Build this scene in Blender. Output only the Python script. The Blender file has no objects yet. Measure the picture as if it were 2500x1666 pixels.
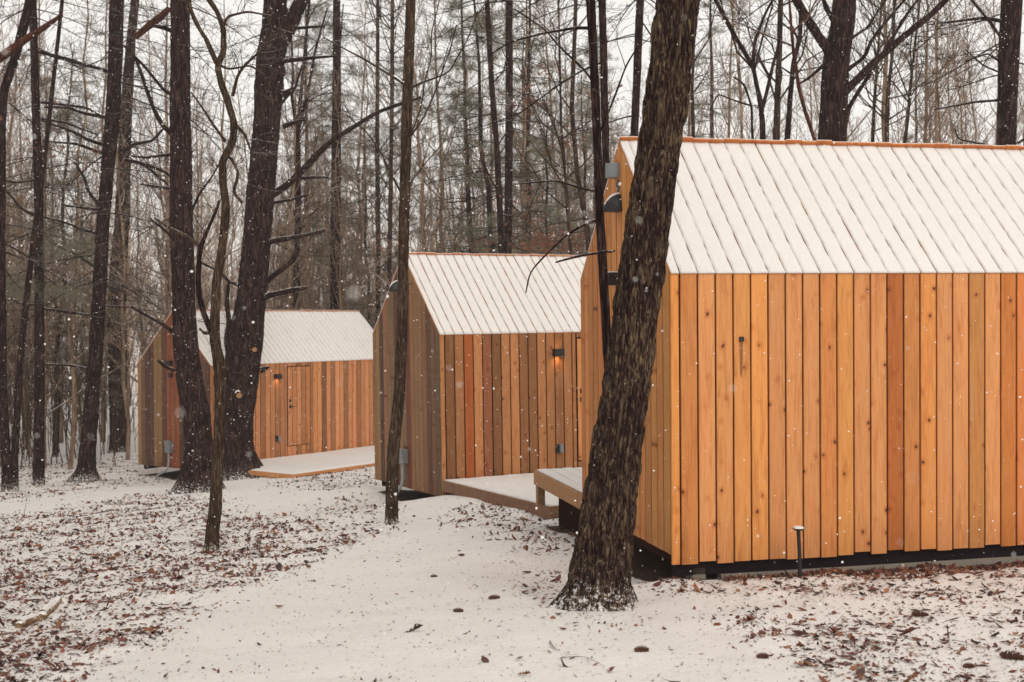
import bpy, math, random
import numpy as np
from mathutils import Matrix, Vector

random.seed(7)
RNG = np.random.default_rng(11)
SC = bpy.context.scene
COL = SC.collection

# ------------------------------------------------------------------ camera
F, PITCH, ROLL, CX, CY = 3042.13, 0.018853, 0.008969, 1250.0, 833.0
cp, sp, cr, sr = math.cos(PITCH), math.sin(PITCH), math.cos(ROLL), math.sin(ROLL)
XH = np.array([1., 0, 0]); UH = np.array([0, sp, cp]); DH = np.array([0, cp, -sp])
RIGHT = XH * cr - UH * sr
UP = XH * sr + UH * cr
cam_data = bpy.data.cameras.new('camera')
cam_data.sensor_width = 36.0
cam_data.lens = F / 2500.0 * 36.0
cam_data.clip_start = 0.05
cam_data.clip_end = 1500.0
cam_data.dof.use_dof = True
cam_data.dof.focus_distance = 11.5
cam_data.dof.aperture_fstop = 3.5
cam = bpy.data.objects.new('camera', cam_data)
COL.objects.link(cam)
cam.matrix_world = Matrix(((RIGHT[0], UP[0], -DH[0], 0), (RIGHT[1], UP[1], -DH[1], 0), (RIGHT[2], UP[2], -DH[2], 0), (0, 0, 0, 1)))
SC.camera = cam

# ------------------------------------------------------------------ world: snowy overcast
W = bpy.data.worlds.new('World'); SC.world = W; W.use_nodes = True
nt = W.node_tree; nt.nodes.clear()
wo = nt.nodes.new('ShaderNodeOutputWorld'); bg = nt.nodes.new('ShaderNodeBackground')
sky = nt.nodes.new('ShaderNodeTexSky'); sky.sky_type = 'NISHITA'; sky.sun_disc = False
sky.sun_elevation = math.radians(36); sky.sun_rotation = math.radians(157)
tc = nt.nodes.new('ShaderNodeTexCoord'); sx = nt.nodes.new('ShaderNodeSeparateXYZ')
mr = nt.nodes.new('ShaderNodeMapRange'); mr.inputs[1].default_value = 0.0; mr.inputs[2].default_value = 1.0
mr.inputs[3].default_value = 0.0; mr.inputs[4].default_value = 1.0
cr_ = nt.nodes.new('ShaderNodeValToRGB')
cr_.color_ramp.elements[0].position = 0.0; cr_.color_ramp.elements[0].color = (9.6, 9.25, 8.8, 1)
cr_.color_ramp.elements[1].position = 1.0; cr_.color_ramp.elements[1].color = (10.2, 9.8, 9.4, 1)
mixs = nt.nodes.new('ShaderNodeMix'); mixs.data_type = 'RGBA'; mixs.inputs[0].default_value = 0.06
nt.links.new(tc.outputs['Generated'], sx.inputs[0]); nt.links.new(sx.outputs[2], mr.inputs[0])
nt.links.new(mr.outputs[0], cr_.inputs[0])
nt.links.new(cr_.outputs[0], mixs.inputs[6]); nt.links.new(sky.outputs[0], mixs.inputs[7])
nt.links.new(mixs.outputs[2], bg.inputs[0]); bg.inputs[1].default_value = 0.1
nt.links.new(bg.outputs[0], wo.inputs[0])

sun_d = bpy.data.lights.new('sun', 'SUN'); sun_d.energy = 1.4; sun_d.angle = math.radians(28); sun_d.color = (1.0, 0.92, 0.83)
sun = bpy.data.objects.new('sun', sun_d); COL.objects.link(sun)
# light comes from behind the camera and a little to its right
az, el = math.radians(203), math.radians(36)
sdir = Vector((-math.sin(az) * math.cos(el), math.cos(az) * math.cos(el), math.sin(el)))
sun.rotation_euler = sdir.to_track_quat('Z', 'Y').to_euler()
sun.location = (5, -8, 12)
VS = SC.view_settings
VS.view_transform = 'Standard'; VS.look = 'None'; VS.exposure = 0.07; VS.gamma = 1.0; VS.use_curve_mapping = False
SC.cycles.max_bounces = 7; SC.cycles.diffuse_bounces = 4; SC.cycles.volume_bounces = 2
SC.cycles.glossy_bounces = 2; SC.cycles.transparent_max_bounces = 4
SC.cycles.use_denoising = True

# ------------------------------------------------------------------ pixel <-> world (used to measure where things stand)
def ray(u, v):
    X = u - CX; Y = v - CY
    X0 = X * cr - Y * sr; Y0 = X * sr + Y * cr
    return XH * (X0 / F) + DH - UH * (Y0 / F)

def proj(P):
    P = np.asarray(P, float)
    x = P[..., 0]; y = P[..., 1]; z = P[..., 2]
    d = y * cp - z * sp; u = z * cp + y * sp
    X = F * x / d; Y = -F * u / d
    return np.stack([CX + X * cr + Y * sr, CY - X * sr + Y * cr], -1)

def at_y(u, v, y):
    r = ray(u, v)
    return r * (y / r[1])

# ------------------------------------------------------------------ noise
def _h(ix, iy, iz, seed):
    n = (ix.astype(np.int64) * 374761393 + iy.astype(np.int64) * 668265263 + iz.astype(np.int64) * 2147483647 + seed * 1274126177) & 0xffffffff
    n = ((n ^ (n >> 13)) * 1274126177) & 0xffffffff
    n = (n ^ (n >> 16)) & 0xffffffff
    return n / 4294967295.0

def vnoise(x, y, z=None, seed=0):
    x = np.asarray(x, float); y = np.asarray(y, float)
    z = np.zeros_like(x) if z is None else np.asarray(z, float)
    x, y, z = np.broadcast_arrays(x, y, z)
    ix, iy, iz = np.floor(x).astype(int), np.floor(y).astype(int), np.floor(z).astype(int)
    fx, fy, fz = x - ix, y - iy, z - iz
    fx, fy, fz = [t * t * (3 - 2 * t) for t in (fx, fy, fz)]
    r = 0
    for a in (0, 1):
        for b in (0, 1):
            for c in (0, 1):
                w = (fx if a else 1 - fx) * (fy if b else 1 - fy) * (fz if c else 1 - fz)
                r = r + w * _h(ix + a, iy + b, iz + c, seed)
    return r * 2 - 1

# ------------------------------------------------------------------ mesh helpers
def mesh_from(name, V, Fs, mat=None, smooth=False):
    me = bpy.data.meshes.new(name)
    V = np.asarray(V, np.float32)
    if isinstance(Fs, np.ndarray):
        k = Fs.shape[1]
        me.vertices.add(len(V)); me.vertices.foreach_set('co', V.ravel())
        me.loops.add(Fs.size); me.loops.foreach_set('vertex_index', Fs.ravel().astype(np.int32))
        me.polygons.add(len(Fs)); me.polygons.foreach_set('loop_start', np.arange(0, Fs.size, k, dtype=np.int32))
        me.update(calc_edges=True)
    else:
        me.from_pydata([tuple(map(float, v)) for v in V], [], [tuple(int(i) for i in f) for f in Fs])
        me.update()
    if mat: me.materials.append(mat)
    if smooth: me.polygons.foreach_set('use_smooth', np.ones(len(me.polygons), bool))
    return me

def link(name, me, parent=None, loc=None, **props):
    o = bpy.data.objects.new(name, me); COL.objects.link(o)
    if parent: o.parent = parent
    if loc is not None: o.location = tuple(map(float, loc))
    for k, v in props.items(): o[k] = v
    return o

def thing(name, label, cat, loc=(0, 0, 0), group=None, mesh=None):
    o = bpy.data.objects.new(name, mesh); COL.objects.link(o)
    o.location = tuple(map(float, loc)); o['label'] = label; o['category'] = cat
    if group: o['group'] = group
    return o

def box(a, b):
    x0, y0, z0 = a; x1, y1, z1 = b
    V = [(x0, y0, z0), (x1, y0, z0), (x1, y1, z0), (x0, y1, z0), (x0, y0, z1), (x1, y0, z1), (x1, y1, z1), (x0, y1, z1)]
    Fc = [(0, 3, 2, 1), (4, 5, 6, 7), (0, 1, 5, 4), (1, 2, 6, 5), (2, 3, 7, 6), (3, 0, 4, 7)]
    return V, Fc

def join_parts(parts):
    V = []; Fc = []
    for v, f in parts:
        k = len(V); V += list(v); Fc += [tuple(i + k for i in t) for t in f]
    return V, Fc

def bbox_mesh(name, a, b, mat, bev=0.0):
    """box with chamfered edges"""
    import bmesh
    V, Fc = box(a, b)
    me = mesh_from(name, V, Fc, mat)
    if bev > 0:
        bm = bmesh.new(); bm.from_mesh(me)
        bmesh.ops.bevel(bm, geom=bm.edges[:], offset=bev, segments=1, affect='EDGES', profile=0.5)
        bm.to_mesh(me); bm.free()
    return me

def tube_arrays(P, R, n, cap=True, seed=0):
    """P (k,3), R (k,) -> verts, quads (as list); vectorised"""
    P = np.asarray(P, float); R = np.asarray(R, float)
    T = np.gradient(P, axis=0); T /= np.linalg.norm(T, axis=1)[:, None] + 1e-9
    ref = np.array([0.13, 1.0, 0.07]) if abs(T[0][1]) < 0.8 else np.array([1., 0.1, 0.05])
    A = np.cross(T, ref); A /= np.linalg.norm(A, axis=1)[:, None] + 1e-9
    B = np.cross(T, A)
    th = np.arange(n) * 2 * math.pi / n
    V = P[:, None, :] + R[:, None, None] * (np.cos(th)[None, :, None] * A[:, None, :] + np.sin(th)[None, :, None] * B[:, None, :])
    return V.reshape(-1, 3)

class Tubes:
    """collects polylines, builds one mesh"""
    def __init__(s): s.b = {}
    def add(s, P, R, n=4):
        s.b.setdefault((len(P), n), []).append((np.asarray(P, float), np.asarray(R, float)))
    def arrays(s):
        VV = []; FF = []; off = 0
        for (k, n), L in s.b.items():
            P = np.stack([p for p, r in L]); R = np.stack([r for p, r in L])
            T = np.gradient(P, axis=1); T /= np.linalg.norm(T, axis=2)[..., None] + 1e-9
            ref = np.where(np.abs(T[:, :1, 1:2]) < 0.8, np.array([0.13, 1.0, 0.07]), np.array([1., 0.1, 0.05]))
            A = np.cross(T, np.broadcast_to(ref, T.shape)); A /= np.linalg.norm(A, axis=2)[..., None] + 1e-9
            B = np.cross(T, A)
            th = np.arange(n) * 2 * math.pi / n
            V = P[:, :, None, :] + R[:, :, None, None] * (np.cos(th)[:, None] * A[:, :, None, :] + np.sin(th)[:, None] * B[:, :, None, :])
            m = len(L)
            i = np.arange(k - 1)[:, None] * n; j = np.arange(n)[None, :]; j2 = (j + 1) % n
            q = np.stack([i + j, i + j2, i + n + j2, i + n + j], -1).reshape(-1, 4)
            Q = (q[None] + (np.arange(m) * k * n)[:, None, None]).reshape(-1, 4) + off
            VV.append(V.reshape(-1, 3)); FF.append(Q); off += m * k * n
        if not VV: return np.zeros((0, 3)), np.zeros((0, 4), int)
        return np.concatenate(VV), np.concatenate(FF)
    def mesh(s, name, mat, origin=(0, 0, 0)):
        V, Q = s.arrays()
        return mesh_from(name, V - np.asarray(origin), Q, mat, smooth=True)

# ------------------------------------------------------------------ materials
def new_mat(name):
    m = bpy.data.materials.new(name); m.use_nodes = True
    n = m.node_tree; n.nodes.clear()
    out = n.nodes.new('ShaderNodeOutputMaterial'); b = n.nodes.new('ShaderNodeBsdfPrincipled')
    n.links.new(b.outputs[0], out.inputs[0])
    return m, n, b

def N(n, t, **kw):
    x = n.nodes.new(t)
    for k, v in kw.items():
        if k.startswith('i_'): x.inputs[int(k[2:])].default_value = v
        else: setattr(x, k, v)
    return x

def ramp(n, stops):
    r = n.nodes.new('ShaderNodeValToRGB'); e = r.color_ramp.elements
    while len(e) > 1: e.remove(e[-1])
    e[0].position = stops[0][0]; e[0].color = tuple(stops[0][1]) + (1,)
    for p, c in stops[1:]:
        q = e.new(p); q.color = tuple(c) + (1,)
    return r

def mixc(n, fac, a, b, mode='MIX'):
    m = n.nodes.new('ShaderNodeMix'); m.data_type = 'RGBA'; m.blend_type = mode
    for s, v in ((0, fac), (6, a), (7, b)):
        if isinstance(v, bpy.types.NodeSocket): n.links.new(v, m.inputs[s])
        elif s == 0: m.inputs[0].default_value = v
        else: m.inputs[s].default_value = tuple(v) + (1,)
    return m.outputs[2]

def math_(n, op, a, b=0.0, c=None, clamp=False):
    m = n.nodes.new('ShaderNodeMath'); m.operation = op; m.use_clamp = clamp
    for s, v in ((0, a), (1, b), (2, c)):
        if v is None: continue
        if isinstance(v, bpy.types.NodeSocket): n.links.new(v, m.inputs[s])
        else: m.inputs[s].default_value = v
    return m.outputs[0]

def bump(n, h, strength, dist, bsdf):
    b = n.nodes.new('ShaderNodeBump'); b.inputs[0].default_value = strength; b.inputs[1].default_value = dist
    n.links.new(h, b.inputs['Height']); n.links.new(b.outputs[0], bsdf.inputs['Normal'])

def coord(n, scale=(1, 1, 1), rnd=False, which='Object'):
    t = n.nodes.new('ShaderNodeTexCoord'); s = t.outputs[which]
    if rnd:
        oi = n.nodes.new('ShaderNodeObjectInfo')
        cx = n.nodes.new('ShaderNodeCombineXYZ')
        n.links.new(math_(n, 'MULTIPLY', oi.outputs['Random'], 37.0), cx.inputs[0])
        n.links.new(math_(n, 'MULTIPLY', oi.outputs['Random'], 91.0), cx.inputs[2])
        n.links.new(math_(n, 'MULTIPLY', oi.outputs['Random'], 53.0), cx.inputs[1])
        va = n.nodes.new('ShaderNodeVectorMath'); va.operation = 'ADD'
        n.links.new(s, va.inputs[0]); n.links.new(cx.outputs[0], va.inputs[1]); s = va.outputs[0]
    mp = n.nodes.new('ShaderNodeMapping'); mp.inputs['Scale'].default_value = scale
    n.links.new(s, mp.inputs[0])
    return mp.outputs[0]

def noise(n, vec, scale, detail=4, rough=0.55, dist=0.0):
    x = n.nodes.new('ShaderNodeTexNoise'); x.inputs['Scale'].default_value = scale
    x.inputs['Detail'].default_value = detail; x.inputs['Roughness'].default_value = rough
    x.inputs['Distortion'].default_value = dist
    n.links.new(vec, x.inputs['Vector']); return x.outputs[0]

def wood_mat(name, axis='z', knot=1.0, dark=(0.10, 0.035, 0.015), stain=0.5, grey=0.0):
    """cedar board: base colour is the object's own colour; grain runs along `axis`"""
    m, n, b = new_mat(name)
    st = {'z': (1, 1, .06), 'x': (.06, 1, 1), 'y': (1, .06, 1)}[axis]
    oi = n.nodes.new('ShaderNodeObjectInfo')
    v = coord(n, st, rnd=True)
    g1 = noise(n, v, 60, 5, .6, .6); g2 = noise(n, v, 14, 3, .5, 1.2)
    st2 = {'z': (2.4, 2.4, .22), 'x': (.22, 2.4, 2.4), 'y': (2.4, .22, 2.4)}[axis]
    v2 = coord(n, st2, rnd=True)
    big = noise(n, v2, 5.5, 5, .68, .6)
    base = oi.outputs['Color']
    c = mixc(n, math_(n, 'MULTIPLY', ramp_fac(n, g1, .45, .66), .55), base, mixc(n, 1.0, base, (.70, .55, .44), 'MULTIPLY'))
    c = mixc(n, math_(n, 'MULTIPLY', ramp_fac(n, g2, .45, .65), .5), c, mixc(n, 1.0, base, (1.10, .98, .92), 'MULTIPLY'))
    # reddish heartwood / wet stain streaks
    c = mixc(n, math_(n, 'MULTIPLY', ramp_fac(n, big, .52, .70), stain), c, mixc(n, 1.0, base, (.68, .44, .30), 'MULTIPLY'))
    if grey > 0:
        gz = noise(n, coord(n, st2, rnd=True), 9.0, 4, .6)
        c = mixc(n, math_(n, 'MULTIPLY', ramp_fac(n, gz, .4, .7), grey), c, (.17, .14, .115))
    # uneven weathering: paler and greyer runs, darker wet ones, splash near the foot
    wn = noise(n, coord(n, {'z': (1, 1, .12), 'x': (.12, 1, 1), 'y': (1, .12, 1)}[axis], rnd=True), 11, 6, .72, .8)
    c = mixc(n, math_(n, 'MULTIPLY', ramp_fac(n, wn, .52, .72), .58), c, mixc(n, 1.0, base, (.52, .45, .42), 'MULTIPLY'))
    c = mixc(n, math_(n, 'MULTIPLY', ramp_fac(n, wn, .46, .30), .22), c, mixc(n, .5, base, (.62, .47, .33)))
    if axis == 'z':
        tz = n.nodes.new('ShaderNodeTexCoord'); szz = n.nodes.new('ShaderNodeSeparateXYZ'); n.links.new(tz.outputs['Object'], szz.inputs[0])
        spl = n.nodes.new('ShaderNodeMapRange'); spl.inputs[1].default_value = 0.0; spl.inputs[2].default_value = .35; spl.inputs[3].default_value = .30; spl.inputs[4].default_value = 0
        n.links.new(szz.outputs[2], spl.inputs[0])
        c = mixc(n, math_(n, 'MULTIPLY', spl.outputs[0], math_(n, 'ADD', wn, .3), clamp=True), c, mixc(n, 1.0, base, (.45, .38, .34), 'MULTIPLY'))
    # knots
    kv = coord(n, {'z': (1, .0, .8), 'x': (.8, 1, .0), 'y': (1, .8, .0)}[axis], rnd=True)
    vo = n.nodes.new('ShaderNodeTexVoronoi'); vo.inputs['Scale'].default_value = 7.5; vo.inputs['Randomness'].default_value = 1.0
    wob = n.nodes.new('ShaderNodeVectorMath'); wob.operation = 'ADD'
    n.links.new(kv, wob.inputs[0])
    nz = n.nodes.new('ShaderNodeTexNoise'); nz.inputs['Scale'].default_value = 14; n.links.new(kv, nz.inputs['Vector'])
    sc = n.nodes.new('ShaderNodeVectorMath'); sc.operation = 'SCALE'; sc.inputs[3].default_value = .035
    n.links.new(nz.outputs[1], sc.inputs[0]); n.links.new(sc.outputs[0], wob.inputs[1])
    n.links.new(wob.outputs[0], vo.inputs['Vector'])
    d = vo.outputs['Distance']
    k = n.nodes.new('ShaderNodeMapRange'); k.inputs[1].default_value = .07; k.inputs[2].default_value = .12
    k.inputs[3].default_value = 1; k.inputs[4].default_value = 0
    n.links.new(d, k.inputs[0])
    hal = n.nodes.new('ShaderNodeMapRange'); hal.inputs[1].default_value = .08; hal.inputs[2].default_value = .30
    hal.inputs[3].default_value = .6; hal.inputs[4].default_value = 0
    n.links.new(d, hal.inputs[0])
    # only some cells carry a knot
    sel = math_(n, 'GREATER_THAN', math_(n, 'MULTIPLY', separate_r(n, vo.outputs['Color']), 1.0), .25)
    c = mixc(n, math_(n, 'MULTIPLY', math_(n, 'MULTIPLY', hal.outputs[0], sel), knot), c, mixc(n, 1.0, base, (.62, .33, .2), 'MULTIPLY'))
    c = mixc(n, math_(n, 'MULTIPLY', math_(n, 'MULTIPLY', k.outputs[0], sel), knot), c, dark)
    n.links.new(c, b.inputs['Base Color']); b.inputs['Roughness'].default_value = .72
    b.inputs['Specular IOR Level'].default_value = .25
    bump(n, g1, .35, .004, b)
    return m

def separate_r(n, s):
    x = n.nodes.new('ShaderNodeSeparateColor'); n.links.new(s, x.inputs[0]); return x.outputs[0]

def ramp_fac(n, s, a, b):
    m = n.nodes.new('ShaderNodeMapRange'); m.interpolation_type = 'SMOOTHSTEP'
    m.inputs[1].default_value = a; m.inputs[2].default_value = b
    n.links.new(s, m.inputs[0]); return m.outputs[0]

def plain(name, col, rough=.6, metal=0.0, bumpy=0.0, spec=.4, vary=.25, scale=8):
    m, n, b = new_mat(name)
    v = coord(n); nz = noise(n, v, scale, 4, .6)
    c = mixc(n, math_(n, 'MULTIPLY', nz, vary * 2), col, tuple(x * .55 for x in col))
    n.links.new(c, b.inputs['Base Color']); b.inputs['Roughness'].default_value = rough
    b.inputs['Metallic'].default_value = metal; b.inputs['Specular IOR Level'].default_value = spec
    if bumpy: bump(n, noise(n, v, 60, 4, .6), bumpy, .004, b)
    return m

def bark_mat(name, dark, mid, light, scale=26, lichen=0.0, snow_side=0.75, base_snow=0.35, zs=.12):
    m, n, b = new_mat(name)
    v = coord(n, (1, 1, zs))
    g = noise(n, v, scale, 6, .65, .5); g2 = noise(n, coord(n), 3.0, 3, .6)
    r = ramp(n, [(0.36, dark), (.52, mid), (.70, light)])
    n.links.new(math_(n, 'ADD', g, math_(n, 'MULTIPLY', math_(n, 'SUBTRACT', g2, .5), .22)), r.inputs[0])
    c = r.outputs[0]
    at = n.nodes.new('ShaderNodeAttribute'); at.attribute_name = 'ridge'
    c = mixc(n, math_(n, 'MULTIPLY', math_(n, 'MULTIPLY', ramp_fac(n, at.outputs['Fac'], .45, .95), g), .55, clamp=True), c, light)
    if lichen:
        l1 = noise(n, coord(n, (1, 1, .8)), 13, 6, .75, .6)
        c = mixc(n, math_(n, 'MULTIPLY', ramp_fac(n, l1, .62, .70), lichen), c, (.26, .25, .16))
    # snow that has stuck to upward faces and low on the trunk
    ge = n.nodes.new('ShaderNodeNewGeometry'); sz = n.nodes.new('ShaderNodeSeparateXYZ'); n.links.new(ge.outputs['Normal'], sz.inputs[0])
    sn = noise(n, coord(n), 22, 4, .7)
    up = ramp_fac(n, math_(n, 'ADD', sz.outputs[2], math_(n, 'MULTIPLY', math_(n, 'SUBTRACT', sn, .5), .9)), snow_side, snow_side + .22)
    tco = n.nodes.new('ShaderNodeTexCoord'); so = n.nodes.new('ShaderNodeSeparateXYZ'); n.links.new(tco.outputs['Object'], so.inputs[0])
    fine = noise(n, coord(n), 26, 6, .82)
    hh = n.nodes.new('ShaderNodeMapRange'); hh.inputs[1].default_value = 0.0; hh.inputs[2].default_value = max(base_snow, .01)
    hh.inputs[3].default_value = .09; hh.inputs[4].default_value = -.14
    n.links.new(so.outputs[2], hh.inputs[0])
    low = ramp_fac(n, math_(n, 'ADD', fine, hh.outputs[0]), .555, .66)
    s = math_(n, 'MAXIMUM', up, low) if base_snow > 0 else up
    c = mixc(n, s, c, (.78, .75, .72))
    n.links.new(c, b.inputs['Base Color']); b.inputs['Roughness'].default_value = .95
    b.inputs['Specular IOR Level'].default_value = .04
    bump(n, g, 1.0, .014, b)
    return m

def snow_mat(name, col=(.765, .73, .695), speck=0.0, ground=False):
    m, n, b = new_mat(name)
    v = coord(n, which='Object')
    n1 = noise(n, v, 18, 5, .65); n2 = noise(n, v, 120, 3, .6); n3 = noise(n, v, 1.3, 3, .5)
    c = mixc(n, ramp_fac(n, n3, .35, .7), col, tuple(x * .965 for x in col))
    if ground:
        at = n.nodes.new('ShaderNodeAttribute'); at.attribute_name = 'litter'
        ab = n.nodes.new('ShaderNodeAttribute'); ab.attribute_name = 'bare'
        # tiny needles and leaf crumbs showing through thin snow
        sp_ = noise(n, coord(n, (1, 1.0, 1)), 42, 5, .75, .4)
        thr = n.nodes.new('ShaderNodeMapRange'); thr.inputs[3].default_value = .69; thr.inputs[4].default_value = .585
        n.links.new(at.outputs['Fac'], thr.inputs[0])
        f = math_(n, 'MULTIPLY', math_(n, 'SUBTRACT', sp_, thr.outputs[0]), 28, clamp=True)
        lc = ramp(n, [(.3, (.06, .022, .014)), (.55, (.15, .06, .032)), (.75, (.24, .13, .08))])
        n.links.new(noise(n, v, 9, 3, .6), lc.inputs[0])
        c = mixc(n, math_(n, 'MULTIPLY', f, .8), c, lc.outputs[0])
        soil = mixc(n, n1, (.035, .018, .012), (.10, .05, .03))
        c = mixc(n, ramp_fac(n, math_(n, 'ADD', ab.outputs['Fac'], math_(n, 'MULTIPLY', math_(n, 'SUBTRACT', n1, .5), .6)), .45, .6), c, soil)
    n.links.new(c, b.inputs['Base Color']); b.inputs['Roughness'].default_value = .8
    b.inputs['Specular IOR Level'].default_value = .25
    bump(n, math_(n, 'ADD', n1, math_(n, 'MULTIPLY', n2, .4)), .8, .02, b)
    return m

def attr_mat(name, rough=.7, subs=False, attr='col'):
    m, n, b = new_mat(name)
    at = n.nodes.new('ShaderNodeAttribute'); at.attribute_name = attr
    nz = noise(n, coord(n), 40, 3, .6)
    c = mixc(n, math_(n, 'MULTIPLY', nz, .6), at.outputs['Color'], mixc(n, 1.0, at.outputs['Color'], (.5, .45, .4), 'MULTIPLY'))
    n.links.new(c, b.inputs['Base Color']); b.inputs['Roughness'].default_value = rough
    return m

M = {}
M['board'] = wood_mat('cedar_board_upright', 'z')
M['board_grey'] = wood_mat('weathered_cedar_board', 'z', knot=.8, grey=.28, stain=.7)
M['plank'] = wood_mat('cedar_roof_plank', 'y', knot=.4)
M['beam'] = wood_mat('deck_timber', 'x', knot=.6, dark=(.05, .03, .02), grey=.25)
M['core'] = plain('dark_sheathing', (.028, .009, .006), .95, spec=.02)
M['metal_dark'] = plain('black_painted_steel', (.012, .011, .013), .45, 0.0)
M['frame'] = plain('dark_trailer_frame', (.014, .008, .011), .8, 0.0, .2, spec=.08)
M['metal_grey'] = plain('grey_galvanised_metal', (.23, .25, .26), .42, .35, .1, vary=.15)
M['pipe'] = plain('grey_conduit', (.30, .31, .31), .5, .1, vary=.1)
M['concrete'] = plain('pale_concrete', (.40, .37, .33), .9, 0, .5)
M['stone'] = plain('weathered_grey_timber', (.22, .19, .155), .9, 0, .5)
M['snow'] = snow_mat('fresh_snow')
M['snow_ground'] = snow_mat('snowy_leaf_littered_ground', ground=True)
M['leaf'] = attr_mat('dead_leaf', .7)
M['oak'] = bark_mat('furrowed_oak_bark', (.007, .003, .004), (.028, .015, .013), (.20, .14, .08), 70, lichen=.45, snow_side=.85, base_snow=.55, zs=.17)
M['bark_dark'] = bark_mat('dark_pine_bark', (.006, .003, .004), (.020, .010, .010), (.12, .070, .058), 42, snow_side=.80, base_snow=.55)
M['bark_thin'] = bark_mat('grey_brown_bark', (.014, .008, .006), (.050, .031, .021), (.16, .115, .075), 60, snow_side=.75, base_snow=.25)
M['bark_mid'] = bark_mat('mid_brown_bark', (.014, .008, .007), (.048, .029, .022), (.13, .09, .06), 26, snow_side=.78, base_snow=.2)
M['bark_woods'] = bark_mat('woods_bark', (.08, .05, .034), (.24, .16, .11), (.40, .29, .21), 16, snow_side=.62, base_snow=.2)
M['bark_red'] = bark_mat('broken_red_bark', (.025, .009, .006), (.075, .024, .015), (.15, .06, .04), 22, snow_side=.75, base_snow=.0)
M['twig_dark'] = bark_mat('dark_twig_bark', (.010, .005, .005), (.026, .014, .013), (.06, .038, .03), 24, snow_side=.75, base_snow=0)
M['twig_brown'] = bark_mat('brown_twig_bark', (.035, .020, .014), (.085, .052, .036), (.16, .11, .075), 30, snow_side=.85, base_snow=0)
M['bark_far'] = plain('far_tree_bark', (.60, .46, .35), .9, vary=.5, scale=2)  # pale for snow-plastered bark and to stand in for distance haze
M['needle'] = plain('pine_needles', (.22, .205, .13), .7, vary=.6, scale=3)
M['dry_leaf'] = plain('rusty_beech_leaves', (.22, .075, .035), .7, vary=.5, scale=4)
M['cut_wood'] = plain('cut_wood_end', (.42, .22, .10), .8, vary=.4, scale=12)
M['log'] = bark_mat('pale_fallen_branch_bark', (.10, .06, .035), (.25, .16, .09), (.40, .28, .17), 20, snow_side=.45, base_snow=.0, zs=1)
m, n, b = new_mat('snowflake'); b.inputs['Base Color'].default_value = (.92, .90, .87, 1); b.inputs['Roughness'].default_value = .6; M['flake'] = m
m, n, b = new_mat('lamp_lens'); b.inputs['Base Color'].default_value = (1, .8, .5, 1); b.inputs['Emission Color'].default_value = (1, .62, .25, 1); b.inputs['Emission Strength'].default_value = 3; M['lens'] = m

# ------------------------------------------------------------------ ground height
CAB = {  # measured: x, y, z of the near board corner, yaw, tilt
    'A': (-6.7632, 27.8609, -3.4061, math.radians(53.853), math.radians(.281), math.radians(.2737)),
    'B': (-1.0421, 18.1836, -2.6260, math.radians(28.3897), math.radians(-.3565), math.radians(-.222)),
    'C': (1.2835, 10.1127, -2.0381, math.radians(13.0149), math.radians(.2513), math.radians(-.0825))}
CW, HW, HR, CL = 2.6, 2.3935, 3.6359, 6.2

def cab_mat(k):
    x, y, z, yaw, ta, tb = CAB[k]
    return Matrix.Translation((x, y, z)) @ Matrix.Rotation(yaw, 4, 'Z') @ Matrix.Rotation(tb, 4, 'Y') @ Matrix.Rotation(ta, 4, 'X')

def cab_pt(k, s, t, h): return np.array(cab_mat(k) @ Vector((s, t, h)))

ctrl = [(0, 0, -1.78), (-4, 0, -1.85), (5, 0, -1.7), (-3, 6, -2.02), (0, 6, -1.98), (3, 6, -1.97), (0, 8, -2.06), (-5, 9, -2.3), (4, 8, -2.05),
        (-4, 13, -2.62), (-8, 16, -3.0), (0.2, 14, -2.42), (-2.2, 15.5, -2.66), (20, 25, -3.0), (14, 14, -2.2), (-14, 26, -3.75), (-8, 40, -4.1), (10, 42, -4.0),
        (-25, 40, -4.3), (25, 45, -4.0), (0, 60, -4.4), (-30, 70, -4.3), (30, 70, -4.3), (-5, 23, -3.25), (-3, 24, -3.2)]
def cc(k, s, t, h): ctrl.append(tuple(cab_pt(k, s, t, h)))
for a in ((0, -.05, -.10), (.0, -.5, -.09), (2, -.1, -.12), (4, -.1, -.13), (6.2, -.1, -.13), (-.1, .8, -.30), (-.1, 1.7, -.30), (-.1, 2.6, -.28), (0, 4.6, -.42), (3, 4.6, -.45), (3, 1.3, -.38)): cc('C', *a)
for a in ((0, -.1, .04), (-.35, -.1, .03), (-.2, 1.2, -.26), (-.1, 2.6, -.18), (0.0, -1.5, .12), (0, -3.2, .1), (3, 1.3, -.3), (6, -2, -.05), (6, 3, -.4)): cc('B', *a)
for a in ((0, -.3, -.12), (-.1, 1.3, -.27), (-.1, 2.6, -.25), (0, -2.75, .085), (3, -2.75, .085), (6.2, -2.75, .085), (3, -3.4, .06), (3, 1.3, -.2), (6, 4, -.3)): cc('A', *a)
ctrl = np.array(ctrl)
def _phi(r): return r * r * np.log(r + 1e-6)
_n = len(ctrl); _d = np.linalg.norm(ctrl[:, None, :2] - ctrl[None, :, :2], axis=2)
_A = np.zeros((_n + 3, _n + 3)); _A[:_n, :_n] = _phi(_d) + np.eye(_n) * .15; _A[:_n, _n] = 1; _A[:_n, _n + 1:] = ctrl[:, :2]; _A[_n:, :_n] = _A[:_n, _n:].T
_w = np.linalg.solve(_A, np.concatenate([ctrl[:, 2], np.zeros(3)]))

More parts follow.
